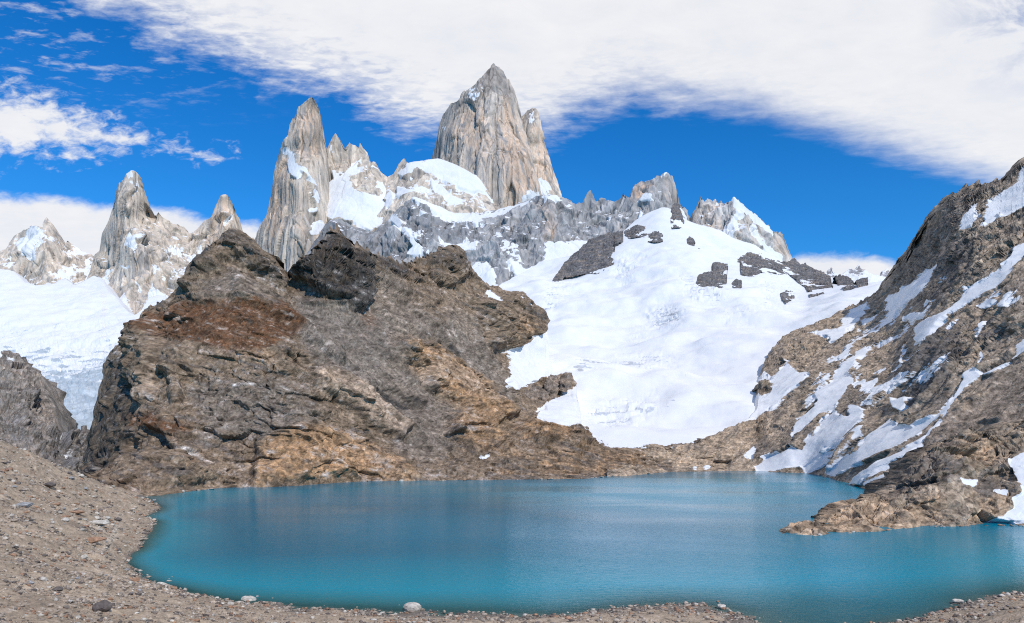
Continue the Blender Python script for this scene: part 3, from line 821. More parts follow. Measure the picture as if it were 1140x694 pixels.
def brown_paint(base, zones, snow=None, warp=5.0, strat=0.0, ledge=9.0, snowfrac=0.34, streaks=None, fall=-0.8, screes=None):
    """zones: [(plan, colour, strength)]"""
    def f(P, N, u, v, d):
        a = fbm(P / 38, 5, 0.6)
        b = fbm(P / 7, 4, 0.6)
        c = fbm(stretch(P - np.stack([P[:, 0] * 0, P[:, 0] * 0, strat * P[:, 0]], -1), 45, 6), 5, 0.65)
        w1, w2 = warp * (a + 0.5 * b), warp * fbm(P / 38 + 13.3, 5, 0.6)
        t = np.repeat(np.array(base, f32)[None], len(P), 0)
        e = fbm(P / 2.4 + 1.1, 3, 0.6)
        pw = P + 2.2 * fbm(P / 12 + 3, 3)[:, None]
        hb, cb = facets(pw / 6.5 + 1.3)
        hs, cs = facets(pw / 2.9 + 6.1)
        joint = 0.55 * sst(cb, 0.10, 0.0) * sst(a, -0.3, 0.3) + 0.35 * sst(cs, 0.14, 0.0)
        t = mixc(t, (0.29, 0.215, 0.15), np.clip(sst(c + 0.3 * a, 0.05, 0.7) * 0.55, 0, 1))
        t = mixc(t, (0.115, 0.10, 0.09), np.clip(sst(-c + 0.4 * b, 0.1, 0.8) * 0.75, 0, 1))
        if screes is not None:
            th = math.atan(fall)
            sq = np.stack([(P[:, 0] * math.cos(th) + P[:, 2] * math.sin(th)) / 80, P[:, 1] / 60, (-P[:, 0] * math.sin(th) + P[:, 2] * math.cos(th)) / 6.5], -1)
            g = fbm(sq, 4, 0.5)
            m = np.clip(look(screes, u + w1, v + w2), 0, 1)
            t = mixc(t, (0.205, 0.165, 0.13), m * 0.8)
            t *= (1 + 0.30 * m * g)[:, None]
        for plan, col, k in zones:
            m = look(plan, u + w1, v + w2)
            t = mixc(t, col, np.clip(sst(m + 0.22 * b + 0.34 * c + 0.2 * a, 0.12, 0.85) * k * (0.85 + 0.4 * b), 0, 1))
        pale = sst(fbm(P / 3.3 + 4.4, 3) + 0.5 * b, 0.5, 0.85)
        t = mixc(t, (0.36, 0.32, 0.275), pale * 0.45)
        t *= (np.clip(1 + 0.30 * b + 0.22 * a + 0.30 * e + 0.42 * hb + 0.34 * hs, 0.35, 2.0) * (1 - joint * 0.8) * 1.12)[:, None]
        s = np.zeros(len(P), f32)
        if snow is not None:
            g = fbm(P / 5.5 + 2.2, 4, 0.6)
            m = look(snow, u + 0.55 * w1 + 1.2 * g, v + 0.55 * w2)
            if streaks is not None:                   # thin tongues of snow left in the furrows
                th = math.atan(strat)
                sq = np.stack([(P[:, 0] * math.cos(th) + P[:, 2] * math.sin(th)) / 55, P[:, 1] / 80, (-P[:, 0] * math.sin(th) + P[:, 2] * math.cos(th)) / 7.0], -1)
                sn_ = look(streaks, u + w1, v + w2) * sst(fbm(sq + 7.7, 3, 0.55), 0.12, 0.34) * (0.75 + 0.4 * a)
                m = np.maximum(m, sn_)
            s = np.clip(m + snowfrac * (0.6 * g + 0.5 * a) - 0.25 * sst(d, 2.0, 6.0) * (m < 0.98), 0, 1)
        if ledge < 2:
            s = np.maximum(s, sst(N[:, 2] + 0.3 * b + 0.3 * a, ledge, ledge + 0.1) * 0.9)
        return t.astype(f32), s
    return f


# grey crag low on the left, in front of the ice
snowL = raster([(1, [(-70, 372), (0, 389), (10, 392), (20, 400), (12, 401), (0, 396)]), (0.9, [(49, 510), (55, 506), (60, 518), (52, 520)]), (0.7, [(62, 488), (72, 484), (70, 492), (63, 494)]), (0.5, [(72, 500), (84, 494), (80, 520), (72, 520)])])
darkL = raster([(0.6, [(50, 480), (105, 480), (105, 545), (50, 545)]), (0.3, [(0, 430), (40, 430), (60, 500), (0, 500)])], 4)
relief('hill', [(-70, 368), (0, 386.5), (10, 389), (19, 392), (30, 402), (38.5, 410.5), (44, 420), (48, 432), (56, 443), (62.6, 451.5), (63, 462), (65, 484), (72, 483), (80, 485), (92, 481), (115, 488)], [(-70, 570), (115, 570)],
       [(0, 390, 1080), (62, 452, 1020), (0, 500, 850), (50, 520, 850), (20, 450, 930), (90, 488, 960), (100, 550, 880), (75, 520, 890), (-70, 370, 1120), (-70, 560, 800)],
       crag(None, 1.5, 18, 12, 1.6, size=0.9, lean=-1.2, along=1.6), brown_paint((0.27, 0.235, 0.205), [(darkL, (0.12, 0.125, 0.135), 0.8)], snowL), BROWN, 0.7, 0.8, back=(80, 120), jag=1.5,
       label='grey rock crag in front of the ice at the lower left', cat='rock crag')

# ------------------------------------------------------------------ the brown hill
ampH = raster([(1, [(324, 304), (370, 258), (414, 280), (455, 290), (520, 272), (540, 310), (470, 320), (420, 310), (410, 350), (385, 345), (360, 325)]), (0.55, [(84, 545), (100, 480), (113, 420), (150, 365), (180, 372), (190, 430), (170, 480), (140, 540)]),
               (0.9, [(200, 315), (225, 288), (262, 256), (300, 290), (325, 316), (300, 318), (262, 290), (226, 305), (205, 330)]), (0.7, [(150, 372), (160, 340), (215, 325), (212, 350), (175, 385)]),
               (0.75, [(180, 400), (330, 380), (380, 430), (440, 480), (470, 530), (200, 540)]), (0.8, [(430, 375), (495, 385), (560, 440), (575, 475), (480, 470)]), (0.9, [(530, 335), (608, 345), (608, 370), (575, 388), (520, 372)]),
               (0.75, [(500, 460), (600, 462), (690, 490), (740, 500), (740, 535), (500, 535)]), (0.05, [(412, 300), (440, 318), (470, 345), (500, 380), (470, 374), (440, 372), (430, 384), (470, 425), (495, 450), (505, 500), (470, 515), (440, 490), (455, 470), (400, 425), (350, 385), (325, 345), (332, 322), (385, 352)]), (0.1, [(500, 345), (530, 365), (560, 405), (572, 450), (545, 430), (515, 402), (480, 370)]), (0.2, [(225, 310), (262, 294), (300, 322), (335, 350), (262, 332), (215, 336)])], 5, base=0.3)
snowHill = raster([(1, [(607, 352), (602, 361), (608, 366), (594, 377), (580, 385), (564, 391), (573, 400), (567, 414), (565, 431), (578, 434), (600, 424), (612, 418), (660, 416), (660, 340), (612, 340)]),
                   (1, [(650, 424), (625, 438), (612, 447), (603, 453), (593, 463), (605, 468), (620, 474), (646, 474), (659, 486), (676, 498), (770, 497), (770, 410)]),
                   (0.95, [(542, 322), (552, 327), (560, 337), (552, 337), (543, 328)]), (0.8, [(574, 329), (584, 332), (584, 336), (574, 334)]), (0.95, [(531, 508), (540, 506), (548, 502), (546, 507), (533, 511)]),
                   (0.8, [(494, 306), (503, 305), (504, 308), (495, 309)]), (0.85, [(536, 452), (546, 466), (550, 472), (546, 472), (538, 460)]), (0.7, [(584, 338), (594, 340), (592, 345), (584, 344)])], 1.2)
stripeHill = raster([(0.8, [(570, 404), (566, 416), (561, 422), (566, 424), (571, 418), (574, 408)])], 1.5)
rust = raster([(1, [(152, 352), (214, 335), (268, 333), (312, 337), (346, 362), (303, 386), (259, 390), (227, 381), (169, 373)]), (0.85, [(122, 458), (169, 462), (218, 473), (205, 484), (160, 480), (128, 470)]), (0.5, [(195, 505), (215, 508), (232, 520), (215, 522)]),
               (0.4, [(395, 345), (420, 345), (425, 370), (402, 372)])], 5)
orange = raster([(0.75, [(294, 491), (330, 473), (384, 482), (437, 505), (469, 527), (460, 536), (348, 538), (281, 541)]), (0.8, [(436, 384), (457, 375), (488, 390), (533, 418), (569, 463), (545, 475), (500, 442), (470, 415)]), (0.7, [(574, 466), (600, 472), (640, 482), (620, 492), (582, 485)]),
                 (0.55, [(503, 460), (545, 472), (569, 499), (530, 505), (503, 481)]), (0.5, [(140, 350), (160, 340), (170, 350), (150, 372)]), (0.45, [(570, 350), (596, 362), (592, 376), (566, 384)]), (0.45, [(270, 389), (305, 388), (322, 400), (285, 398)]), (0.4, [(560, 500), (740, 500), (740, 532), (560, 532)])], 5)
pink = raster([(0.8, [(345, 409), (393, 420), (420, 440), (453, 474), (433, 488), (393, 448), (357, 438)]), (0.7, [(462, 404), (490, 400), (520, 415), (555, 446), (540, 452), (500, 424), (478, 424)]), (0.5, [(400, 500), (440, 512), (462, 530), (420, 534)]), (0.5, [(160, 415), (172, 412), (176, 440), (164, 444)])], 4)
greyH = raster([(0.8, [(200, 430), (300, 415), (345, 430), (360, 470), (300, 490), (230, 490)]), (0.75, [(330, 320), (420, 330), (440, 380), (430, 420), (470, 470), (500, 500), (450, 500), (400, 440), (340, 400)]), (0.7, [(470, 350), (520, 370), (570, 430), (585, 465), (560, 440), (500, 400)]), (0.4, [(215, 320), (265, 300), (310, 325), (250, 335)])], 7)
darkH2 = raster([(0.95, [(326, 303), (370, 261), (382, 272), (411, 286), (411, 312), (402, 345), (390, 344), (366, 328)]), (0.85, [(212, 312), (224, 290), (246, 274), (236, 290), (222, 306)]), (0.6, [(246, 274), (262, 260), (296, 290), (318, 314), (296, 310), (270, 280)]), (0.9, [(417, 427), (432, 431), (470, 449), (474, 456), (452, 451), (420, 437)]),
                 (0.85, [(492, 376), (505, 384), (516, 398), (506, 396)]), (0.6, [(86, 540), (100, 480), (114, 420), (130, 395), (150, 400), (150, 440), (126, 500), (110, 540)]), (0.7, [(410, 284), (452, 292), (460, 310), (440, 318), (420, 305)]), (0.5, [(470, 290), (495, 277), (516, 282), (520, 298), (490, 305)]), (0.7, [(472, 362), (480, 368), (478, 378), (470, 374)]), (0.8, [(578, 345), (602, 346), (604, 356), (588, 358)])], 3)  # the polygon on the left cliff paints its shade into the colour
vein = raster([(1, [(262, 428), (285, 425), (287, 428), (262, 431)]), (0.8, [(194, 499), (222, 508), (226, 514), (210, 510)]), (0.7, [(310, 428), (330, 432), (345, 436), (330, 435)])], 1.2)
liftH = raster([(13, [(324, 304), (340, 290), (370, 258), (384, 272), (412, 286), (412, 315), (404, 348), (388, 346), (366, 328), (344, 318)]),
                (9, [(345, 409), (372, 408), (393, 420), (420, 442), (453, 474), (446, 490), (420, 478), (393, 452), (357, 438)]), (8, [(288, 491), (330, 473), (384, 482), (437, 503), (469, 527), (460, 545), (340, 550), (281, 548)]),
                (10, [(436, 384), (457, 375), (488, 388), (515, 404), (500, 414), (478, 410), (445, 398)]), (11, [(470, 414), (480, 402), (520, 412), (548, 440), (569, 463), (545, 474), (510, 444), (478, 430)]), (8, [(503, 462), (545, 474), (569, 499), (530, 503), (505, 483)]),
                (10, [(574, 466), (600, 472), (640, 482), (660, 492), (640, 500), (600, 490), (582, 486)]), (9, [(530, 336), (575, 328), (608, 345), (606, 364), (575, 388), (545, 384), (552, 362)]),
                (6, [(80, 546), (96, 541), (140, 518), (178, 499), (205, 496), (236, 512), (250, 530), (200, 540), (130, 546)]), (9, [(150, 362), (172, 360), (178, 400), (166, 440), (152, 450), (146, 410)]), (7, [(184, 410), (196, 405), (200, 445), (190, 452)]),
                (11, [(200, 318), (222, 290), (261, 255), (280, 272), (322, 312), (318, 322), (290, 300), (262, 284), (236, 296), (212, 322)]), (7, [(262, 300), (300, 320), (345, 362), (385, 396), (376, 404), (330, 372), (296, 345), (258, 330)]),
                (8, [(410, 284), (455, 290), (470, 312), (490, 335), (470, 342), (440, 325), (412, 312)]), (10, [(474, 290), (495, 275), (515, 280), (524, 304), (505, 318), (480, 308)]), 
                (-7, [(413, 424), (432, 430), (470, 447), (478, 458), (450, 456), (418, 440)]), (-6, [(488, 374), (505, 382), (520, 400), (506, 400)]), (-8, [(196, 500), (140, 522), (128, 500), (150, 470), (175, 480)])], 2.6)
screeH = raster([(1, [(388, 300), (430, 310), (470, 345), (500, 380), (470, 374), (436, 380), (440, 400), (470, 420), (500, 450), (510, 500), (470, 520), (440, 495), (455, 470), (400, 430), (350, 390), (320, 350), (330, 320), (390, 350)]), (0.9, [(500, 340), (530, 360), (560, 400), (575, 450), (545, 430), (515, 405), (480, 370)]),
                 (0.7, [(225, 308), (262, 292), (300, 320), (340, 352), (310, 336), (262, 330), (215, 334)])], 5)
relief('hill', [(80, 551), (86, 540), (89, 533.8), (100, 482), (106, 452), (113.5, 424), (120, 395), (132, 384), (147, 370.7), (151, 358), (158, 344), (170, 338), (182.8, 332.7), (200, 318), (214, 306), (218, 297), (223, 290), (235, 281), (245.4, 274.6), (254, 265), (261, 261), (268, 264), (276.6, 270), (285, 280), (294.5, 288), (308, 303), (321.3, 314.8),
                (327, 303), (334.7, 294.7), (343, 288), (352.6, 283.5), (358, 275), (363, 270), (368, 263), (373, 261), (377, 262), (381, 272), (388.4, 281.3), (399, 280), (410.7, 283.5), (422, 291), (433, 294.7), (443, 297), (451, 295), (458, 291), (472, 292), (479.7, 281.5), (495, 277.7), (505, 279), (512, 281.5), (520, 299.7), (530, 308), (542, 315),
                (560, 324), (575.6, 325.6), (591, 333.4), (601.6, 343.8), (606, 351), (608.5, 372), (611, 400), (616, 416), (636, 416), (641, 428), (647, 473), (660, 484), (678, 497), (700, 498), (750, 499)],
       [(80, 566), (100, 566), (130, 568), (166, 566), (231, 560), (300, 556), (400, 550), (488, 549), (570, 549), (645, 547), (700, 544), (733, 541), (750, 540)],
       [(166, 552.5, 449), (231, 545, 501), (265, 543, 517), (400, 535.7, 585), (488, 535, 592), (570, 534, 603), (645.6, 533, 614), (733, 526.6, 699), (89, 548, 490), (120, 550, 472), (80, 556, 520),
        (89, 534, 640), (100, 482, 720), (113, 424, 740), (130, 480, 620), (147, 371, 740), (158, 344, 745), (183, 333, 735), (214, 306, 745), (261, 261, 790), (180, 420, 625), (150, 520, 520), (220, 440, 620), (220, 500, 545), (300, 480, 575), (300, 400, 650), (260, 350, 690), (220, 360, 675), (330, 315, 800),
        (372, 262, 850), (352, 300, 790), (400, 345, 790), (395, 290, 840), (411, 284, 880), (360, 400, 690), (400, 450, 650), (390, 500, 610), (300, 520, 545), (433, 295, 920), (480, 285, 990), (495, 278, 1000), (520, 299, 1030), (560, 324, 1080), (601, 343, 1110), (606, 352, 1110),
        (480, 340, 890), (540, 360, 950), (590, 372, 1030), (450, 380, 790), (500, 420, 800), (560, 430, 870), (540, 470, 740), (480, 480, 690), (600, 460, 850), (625, 420, 1010), (620, 475, 790), (676, 498, 760), (740, 498, 770), (600, 500, 700), (680, 515, 690), (565, 400, 970), (600, 420, 1000), (630, 480, 790)],
       crag(ampH, 1.0, 12, 7, 1.3, size=0.8, smoothmask=snowHill, lean=-0.3, along=1.8, lift=1.6 * liftH),
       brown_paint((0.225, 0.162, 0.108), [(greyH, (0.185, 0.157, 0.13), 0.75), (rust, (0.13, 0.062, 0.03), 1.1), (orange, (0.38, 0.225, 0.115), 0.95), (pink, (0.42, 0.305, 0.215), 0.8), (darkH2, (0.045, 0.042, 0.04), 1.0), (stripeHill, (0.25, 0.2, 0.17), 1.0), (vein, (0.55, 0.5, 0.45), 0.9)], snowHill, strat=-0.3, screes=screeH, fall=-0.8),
       BROWN, 0.75, 0.6, back=(160, 140), jag=[(80, 2), (200, 3), (322, 3), (334, 12), (360, 20), (384, 18), (400, 15), (470, 11), (500, 8), (540, 3), (760, 2)], jag_len=9, edge_keep=0.45, foot=8, lift_z=0.2,
       label='brown rocky hill with rust red bands rising straight from the far shore', cat='hill')

# ------------------------------------------------------------------ the rocky mountainside on the right
snowR = raster([(1, [(1139, 186), (1133, 193), (1128, 205), (1111, 216), (1099, 226), (1096, 245), (1092, 255), (1104, 248), (1111, 242), (1120, 242), (1139, 231), (1270, 190), (1270, 130)]),
                (1, [(1087, 225), (1083, 226), (1070, 243), (1067, 255), (1071, 256), (1081, 253), (1088, 241), (1096, 229), (1087, 238), (1086, 232)]),
                (1, [(985, 333), (994, 328), (1011, 315), (1027, 303), (1037, 298), (1044, 291), (1037, 307), (1024, 324), (1012, 338), (1000, 350), (986, 363), (972, 375), (976, 366), (984, 356), (992, 344)]),
                (1, [(1270, 200), (1139, 270), (1124, 277), (1123, 287), (1111, 301), (1092, 311), (1076, 320), (1061, 339), (1048, 347), (1037, 353), (1022, 360), (1014, 367), (1018, 381), (1026, 378), (1040, 363), (1055, 350), (1076, 337), (1107, 321), (1115, 314), (1128, 300), (1139, 286), (1270, 225)]),
                (0.95, [(1004, 356), (1011, 348), (1030, 346), (1027, 353), (1010, 361)]), (0.95, [(1085, 342), (1098, 333), (1109, 331), (1104, 338), (1092, 343)]), (0.9, [(1109, 342), (1111, 333), (1122, 323), (1126, 324), (1120, 333), (1121, 340)]),
                (1, [(1098, 353), (1091, 358), (1085, 376), (1088, 377), (1096, 363)]), (0.9, [(1088, 391), (1093, 393), (1092, 402), (1087, 406)]),
                (1, [(1270, 325), (1139, 374), (1130, 383), (1130, 394), (1120, 403), (1100, 414), (1092, 418), (1084, 407), (1073, 414), (1067, 432), (1059, 448), (1042, 462), (1015, 474), (1001, 473), (989, 465), (977, 475), (963, 483), (959, 502), (940, 508), (929, 519), (915, 527), (927, 531), (940, 526), (964, 511), (991, 500), (1010, 490), (1024, 484), (1030, 476), (1042, 467), (1057, 460), (1070, 440), (1077, 430), (1092, 420), (1107, 416), (1124, 402), (1139, 391), (1270, 345)]),
                (1, [(1057, 460), (1033, 484), (1026, 494), (1010, 499), (977, 517), (941, 538), (957, 541), (968, 532), (989, 520), (1010, 510), (1026, 497), (1042, 480), (1060, 462)]),
                (1, [(961, 541), (970, 547), (977, 539), (989, 531), (985, 528), (972, 534)]), (1, [(977, 548), (989, 550), (1008, 532), (1024, 518), (998, 531)]),
                (1, [(911, 438), (923, 423), (932, 417), (944, 414), (951, 424), (940, 438), (929, 456), (938, 463), (945, 464), (950, 450), (961, 454), (959, 465), (941, 487), (922, 500), (914, 507), (922, 511), (904, 526), (897, 529), (892, 521), (878, 521), (869, 523), (846, 528), (838, 521), (853, 507), (878, 500), (882, 493), (881, 479), (885, 469), (908, 447)]),
                (0, [(883, 498), (885, 484), (908, 465), (927, 456), (922, 463), (899, 493), (892, 502)]),
                (1, [(859, 421), (872, 405), (873, 397), (881, 408), (891, 415), (908, 411), (893, 427), (876, 438), (863, 451), (850, 460), (843, 466), (828, 470), (825, 440), (845, 425), (852, 413)]),
                (0, [(841, 432), (846, 424), (857, 424), (860, 434), (850, 441), (842, 440)]),
                (1, [(891, 371), (906, 372), (921, 376), (919, 383), (930, 381), (943, 371), (956, 356), (966, 343), (968, 336), (958, 339), (951, 344), (937, 354), (937, 360), (935, 367), (921, 368)]),
                (0.9, [(930, 397), (945, 382), (971, 366), (976, 368), (950, 385), (935, 399)]), (0.95, [(979, 351), (990, 341), (1000, 333), (1000, 339), (988, 347)]), (0.9, [(958, 358), (971, 353), (980, 348), (975, 356), (962, 364)]),
                (0.95, [(926, 419), (941, 405), (954, 388), (971, 384), (958, 397), (951, 409), (943, 416)]), (1, [(990, 442), (996, 444), (1010, 439), (1008, 450), (999, 458), (993, 452)]),
                (1, [(828, 508), (841, 495), (843, 506), (837, 511)]), (0.9, [(771, 519), (776, 518), (778, 523), (772, 523)]), (0.9, [(784, 517), (792, 516), (795, 520), (786, 521)]), (0.8, [(1005, 382), (1009, 380), (1000, 405), (997, 404)]),
                (1, [(690, 495), (730, 488), (760, 488), (720, 497)])], 1.1)
ampR = raster([(0.15, [(990, 480), (1060, 455), (1100, 425), (1270, 360), (1270, 500), (1000, 560), (960, 545)]), (1, [(984, 330), (1003, 290), (1040, 238), (1070, 205), (1145, 170), (1145, 190), (1100, 215), (1060, 260), (1036, 300), (1010, 318)]),
               (1, [(1020, 330), (1060, 262), (1100, 255), (1140, 235), (1140, 265), (1120, 285), (1090, 310), (1060, 340)]), (1, [(1000, 440), (1020, 380), (1060, 350), (1140, 330), (1140, 370), (1120, 400), (1080, 410), (1050, 450)]), (0.9, [(850, 412), (872, 374), (905, 375), (920, 395), (890, 415), (873, 395)])], 5, base=0.42)
scree = raster([(0.9, [(985, 505), (1060, 462), (1100, 422), (1270, 350), (1270, 480), (1100, 475), (1030, 505), (990, 545)]), (0.7, [(975, 512), (1022, 484), (1024, 490), (978, 520)]), (0.6, [(1076, 345), (1120, 318), (1140, 305), (1140, 345), (1090, 360)])], 4)
tanR = raster([(0.6, [(873, 380), (920, 378), (915, 400), (890, 412), (876, 400)]), (0.5, [(940, 420), (990, 372), (1010, 380), (985, 420)]), (0.5, [(1078, 345), (1120, 325), (1138, 350), (1100, 380), (1084, 410), (1075, 380)]), (0.5, [(1060, 440), (1100, 425), (1110, 440), (1070, 470)]), (0.55, [(1085, 300), (1090, 280), (1120, 270), (1120, 285), (1095, 308)]),
               (0.45, [(680, 500), (775, 494), (852, 460), (880, 440), (930, 412), (900, 445), (870, 480), (800, 525), (690, 530)])], 5)
darkR = raster([(0.6, [(985, 330), (1003, 290), (1040, 238), (1070, 205), (1145, 172), (1145, 188), (1100, 215), (1060, 260), (1036, 298), (1010, 315)]), (0.75, [(1010, 335), (1040, 300), (1060, 265), (1090, 262), (1075, 300), (1050, 340), (1030, 345)]), (0.85, [(995, 440), (1014, 395), (1040, 372), (1062, 355), (1070, 385), (1060, 410), (1040, 440), (1010, 450)]),
                (0.95, [(842, 492), (854, 488), (862, 500), (852, 506), (843, 503)]), (0.5, [(1088, 350), (1110, 345), (1120, 370), (1095, 410), (1092, 390)]), (0.6, [(1115, 250), (1136, 246), (1134, 262), (1118, 264)]), (0.5, [(930, 460), (945, 430), (985, 415), (990, 440), (960, 455), (942, 464)])], 4)
streakR = raster([(1, [(885, 440), (925, 400), (975, 345), (1040, 300), (1060, 310), (1010, 370), (1010, 440), (960, 490), (930, 520), (900, 520)]), (0.9, [(1010, 370), (1050, 350), (1140, 290), (1140, 330), (1060, 400), (1010, 430)]), (0.7, [(960, 545), (1000, 500), (1030, 480), (1030, 500), (985, 548)])], 6)
screeR2 = raster([(1, [(985, 515), (1060, 464), (1100, 424), (1270, 350), (1270, 480), (1100, 475), (1030, 505), (990, 545)]), (0.7, [(1076, 345), (1120, 318), (1140, 305), (1140, 330), (1090, 355)])], 4)
relief('mountain', [(676, 507), (690, 503), (710, 499), (730, 496), (750, 494), (773, 491.5), (795, 484), (817, 476), (835, 466), (843, 456), (846, 430), (851, 411), (854, 403), (858, 395), (864, 385), (872, 376), (882, 370), (895, 365), (910, 359), (924, 352), (940, 344), (958.6, 336), (972, 328), (983.7, 321), (988, 312), (993, 304), (1003.5, 290), (1011, 280), (1019.3, 270), (1028.5, 254.4), (1034, 246), (1040.4, 238.5),
                    (1051, 222.7), (1056, 219), (1061.5, 216), (1072, 210.9), (1082, 207), (1093, 203), (1099.7, 203), (1104, 206), (1109, 201.6), (1119.5, 204.3), (1124.7, 195), (1134, 187), (1138, 182), (1160, 168), (1270, 100)],
       [(676, 546), (733, 540), (838, 537), (896, 540), (926, 546), (978, 564), (1010, 584), (1140, 600), (1270, 600)],
       [(690, 531, 638), (733, 526.6, 699), (790, 525, 723), (838, 524.4, 733), (896, 527, 693), (926, 533, 614), (978, 550, 465), (690, 503, 760), (730, 496, 775), (773, 491, 790), (817, 476, 830), (852, 459, 880), (851, 411, 1080), (872, 376, 1190), (924, 352, 1290), (958, 337, 1360), (993, 304, 1320), (1019, 270, 1250), (1040, 238, 1150),
        (1061, 216, 1130), (1100, 203, 1090), (1138, 182, 1060), (1270, 100, 1000), (880, 480, 770), (900, 440, 840), (880, 510, 715), (930, 480, 700), (960, 440, 740), (950, 400, 900), (1000, 480, 580), (1000, 420, 720), (1050, 400, 640), (1000, 360, 930), (1050, 340, 800), (1020, 320, 960), (1060, 280, 930), (1100, 300, 800), (1100, 360, 680), (1140, 300, 740),
        (1140, 360, 610), (1140, 420, 520), (1080, 450, 540), (1040, 520, 450), (1140, 500, 430), (1270, 300, 650), (1270, 450, 420), (890, 390, 1090), (870, 420, 1000), (900, 410, 980)],
       crag(ampR, 1.0, 9, 5.0, 1.2, size=0.6, smoothmask=snowR, lean=0.85, along=3.0),
       brown_paint((0.36, 0.28, 0.205), [(scree, (0.29, 0.225, 0.17), 0.9), (tanR, (0.45, 0.33, 0.22), 0.75), (darkR, (0.125, 0.108, 0.096), 0.95)], snowR, strat=0.85, warp=4, streaks=streakR, screes=screeR2, fall=0.7),
       BROWN, 0.75, 0.8, back=(160, 160), jag=[(676, 1.5), (900, 2), (985, 3), (1020, 8), (1140, 8), (1270, 8)], jag_len=8, edge_keep=0.5, foot=7, lift_z=0.25,
       label='steep rocky mountainside with diagonal snow gullies on the right', cat='mountain')

snowS = raster([(1, [(1270, 440), (1140, 504), (1127, 509), (1125, 518), (1132, 537), (1137, 541), (1137, 548), (1127, 553), (1131, 564), (1118, 574), (1105, 575), (1118, 581), (1140, 581), (1270, 581)]), (1, [(1065, 532), (1088, 533), (1087, 541), (1067, 538)]), (1, [(1105, 544), (1122, 544), (1121, 551), (1107, 548)])], 1.0)
ampS = raster([(1, [(985, 560), (1010, 520), (1060, 484), (1100, 478), (1145, 465), (1145, 500), (1100, 525), (1060, 530), (1030, 555)]), (0.35, [(1040, 535), (1100, 530), (1100, 575), (1040, 575)])], 5, base=0.8)
orS = raster([(0.9, [(870, 598), (890, 582), (960, 560), (1000, 560), (1000, 590), (930, 596)]), (0.6, [(1000, 560), (1050, 555), (1060, 585), (1010, 590)]), (0.7, [(1055, 500), (1070, 486), (1110, 480), (1108, 520), (1080, 525)]), (0.5, [(1075, 545), (1125, 540), (1125, 575), (1080, 580)])], 4)
darkS = raster([(0.7, [(985, 552), (1005, 528), (1035, 500), (1060, 490), (1062, 505), (1030, 530), (1005, 550)]), (0.5, [(1050, 505), (1062, 492), (1070, 500), (1058, 515)])], 3)
relief('shore', [(866, 598), (870, 594.5), (875.6, 591), (885, 585), (905, 580), (926, 574), (945, 565), (963, 559), (982, 552), (995, 540), (1006, 528), (1020, 514), (1034, 500), (1045, 492), (1058, 488), (1070, 486), (1082, 481), (1094, 480), (1106, 483), (1112, 478), (1120, 471), (1130, 470), (1145, 468), (1270, 430)],
       [(866, 606), (907, 606), (978.6, 602), (1027, 599), (1110, 598), (1140, 598), (1270, 598)],
       [(875.6, 594.7, 284), (907, 595.4, 282), (978, 590, 296), (1027, 586, 307), (1110, 585, 310), (1140, 585, 310), (1270, 583, 316), (885, 585, 300), (926, 574, 318), (963, 559, 335), (982, 552, 345), (1006, 528, 355), (1034, 500, 372), (1058, 488, 385), (1094, 480, 395), (1120, 471, 390), (1145, 468, 385), (1270, 430, 380), (1060, 530, 335), (1110, 530, 345), (1000, 570, 312), (1140, 540, 330)],
       crag(ampS, 1.0, 4, 5.5, 0.7, size=0.55, smoothmask=snowS, lean=0.5, along=1.2),
       brown_paint((0.32, 0.245, 0.175), [(orS, (0.47, 0.325, 0.205), 0.8), (darkS, (0.12, 0.095, 0.078), 0.8)], snowS, strat=0.5, warp=3),
       BROWN, 0.6, 0.6, back=(60, 30), jag=1.6, jag_len=7, edge_keep=0.6, foot=5, lift_z=0.3, label='tawny blocky rock spit reaching into the lagoon from the right', cat='shore')

# ------------------------------------------------------------------ rock islands standing out of the glacier
def outcrop(name, poly, label, bulge=26, dark=0.6, size=2.2, sink=4, group=None, mat=None, base=(0.135, 0.133, 0.138), near=None, snowy=None):
    P = np.array(poly, float)
    us = np.arange(P[:, 0].min() + 0.2, P[:, 0].max() - 0.2, 0.7)
    tp, bt = [], []
    for x in us:
        ys = []
        for (ax, ay), (bx, by) in zip(P, np.roll(P, -1, 0)):
            if (ax > x) != (bx > x):
                ys.append(ay + (by - ay) * (x - ax) / (bx - ax))
        tp.append((x, min(ys)))
        bt.append((x, max(ys) + sink))
    gy = near or glacier_depth
    dep = [(x, y - 1, gy(x, y) + 6) for x, y in poly]
    cx, cy = P.mean(0)
    for k in (0.45, 0.75):
        for x, y in poly[::2]:
            dep.append((cx + (x - cx) * k, cy + (y - cy) * k, gy(cx + (x - cx) * k, cy + (y - cy) * k) - bulge * (1 - k ** 2)))
    dep.append((cx, cy, gy(cx, cy) - bulge))
    sn = None if snowy is None else raster([(0.8, p) for p in snowy], 1.0)
    o = relief(name, tp, bt, dep, crag(None, 1.0, 3, 6.5, 1.6, size=size * 0.6), brown_paint(base, [], sn), mat or OUTCROP, 0.6, 0.6, back=(50, 45), kernel='lin', jag=1.2, jag_len=7, nback=8, edge_keep=0.6, label=label, cat='rock outcrop')
    o['kind'] = 'thing'
    if group:
        o['group'] = group
    return o


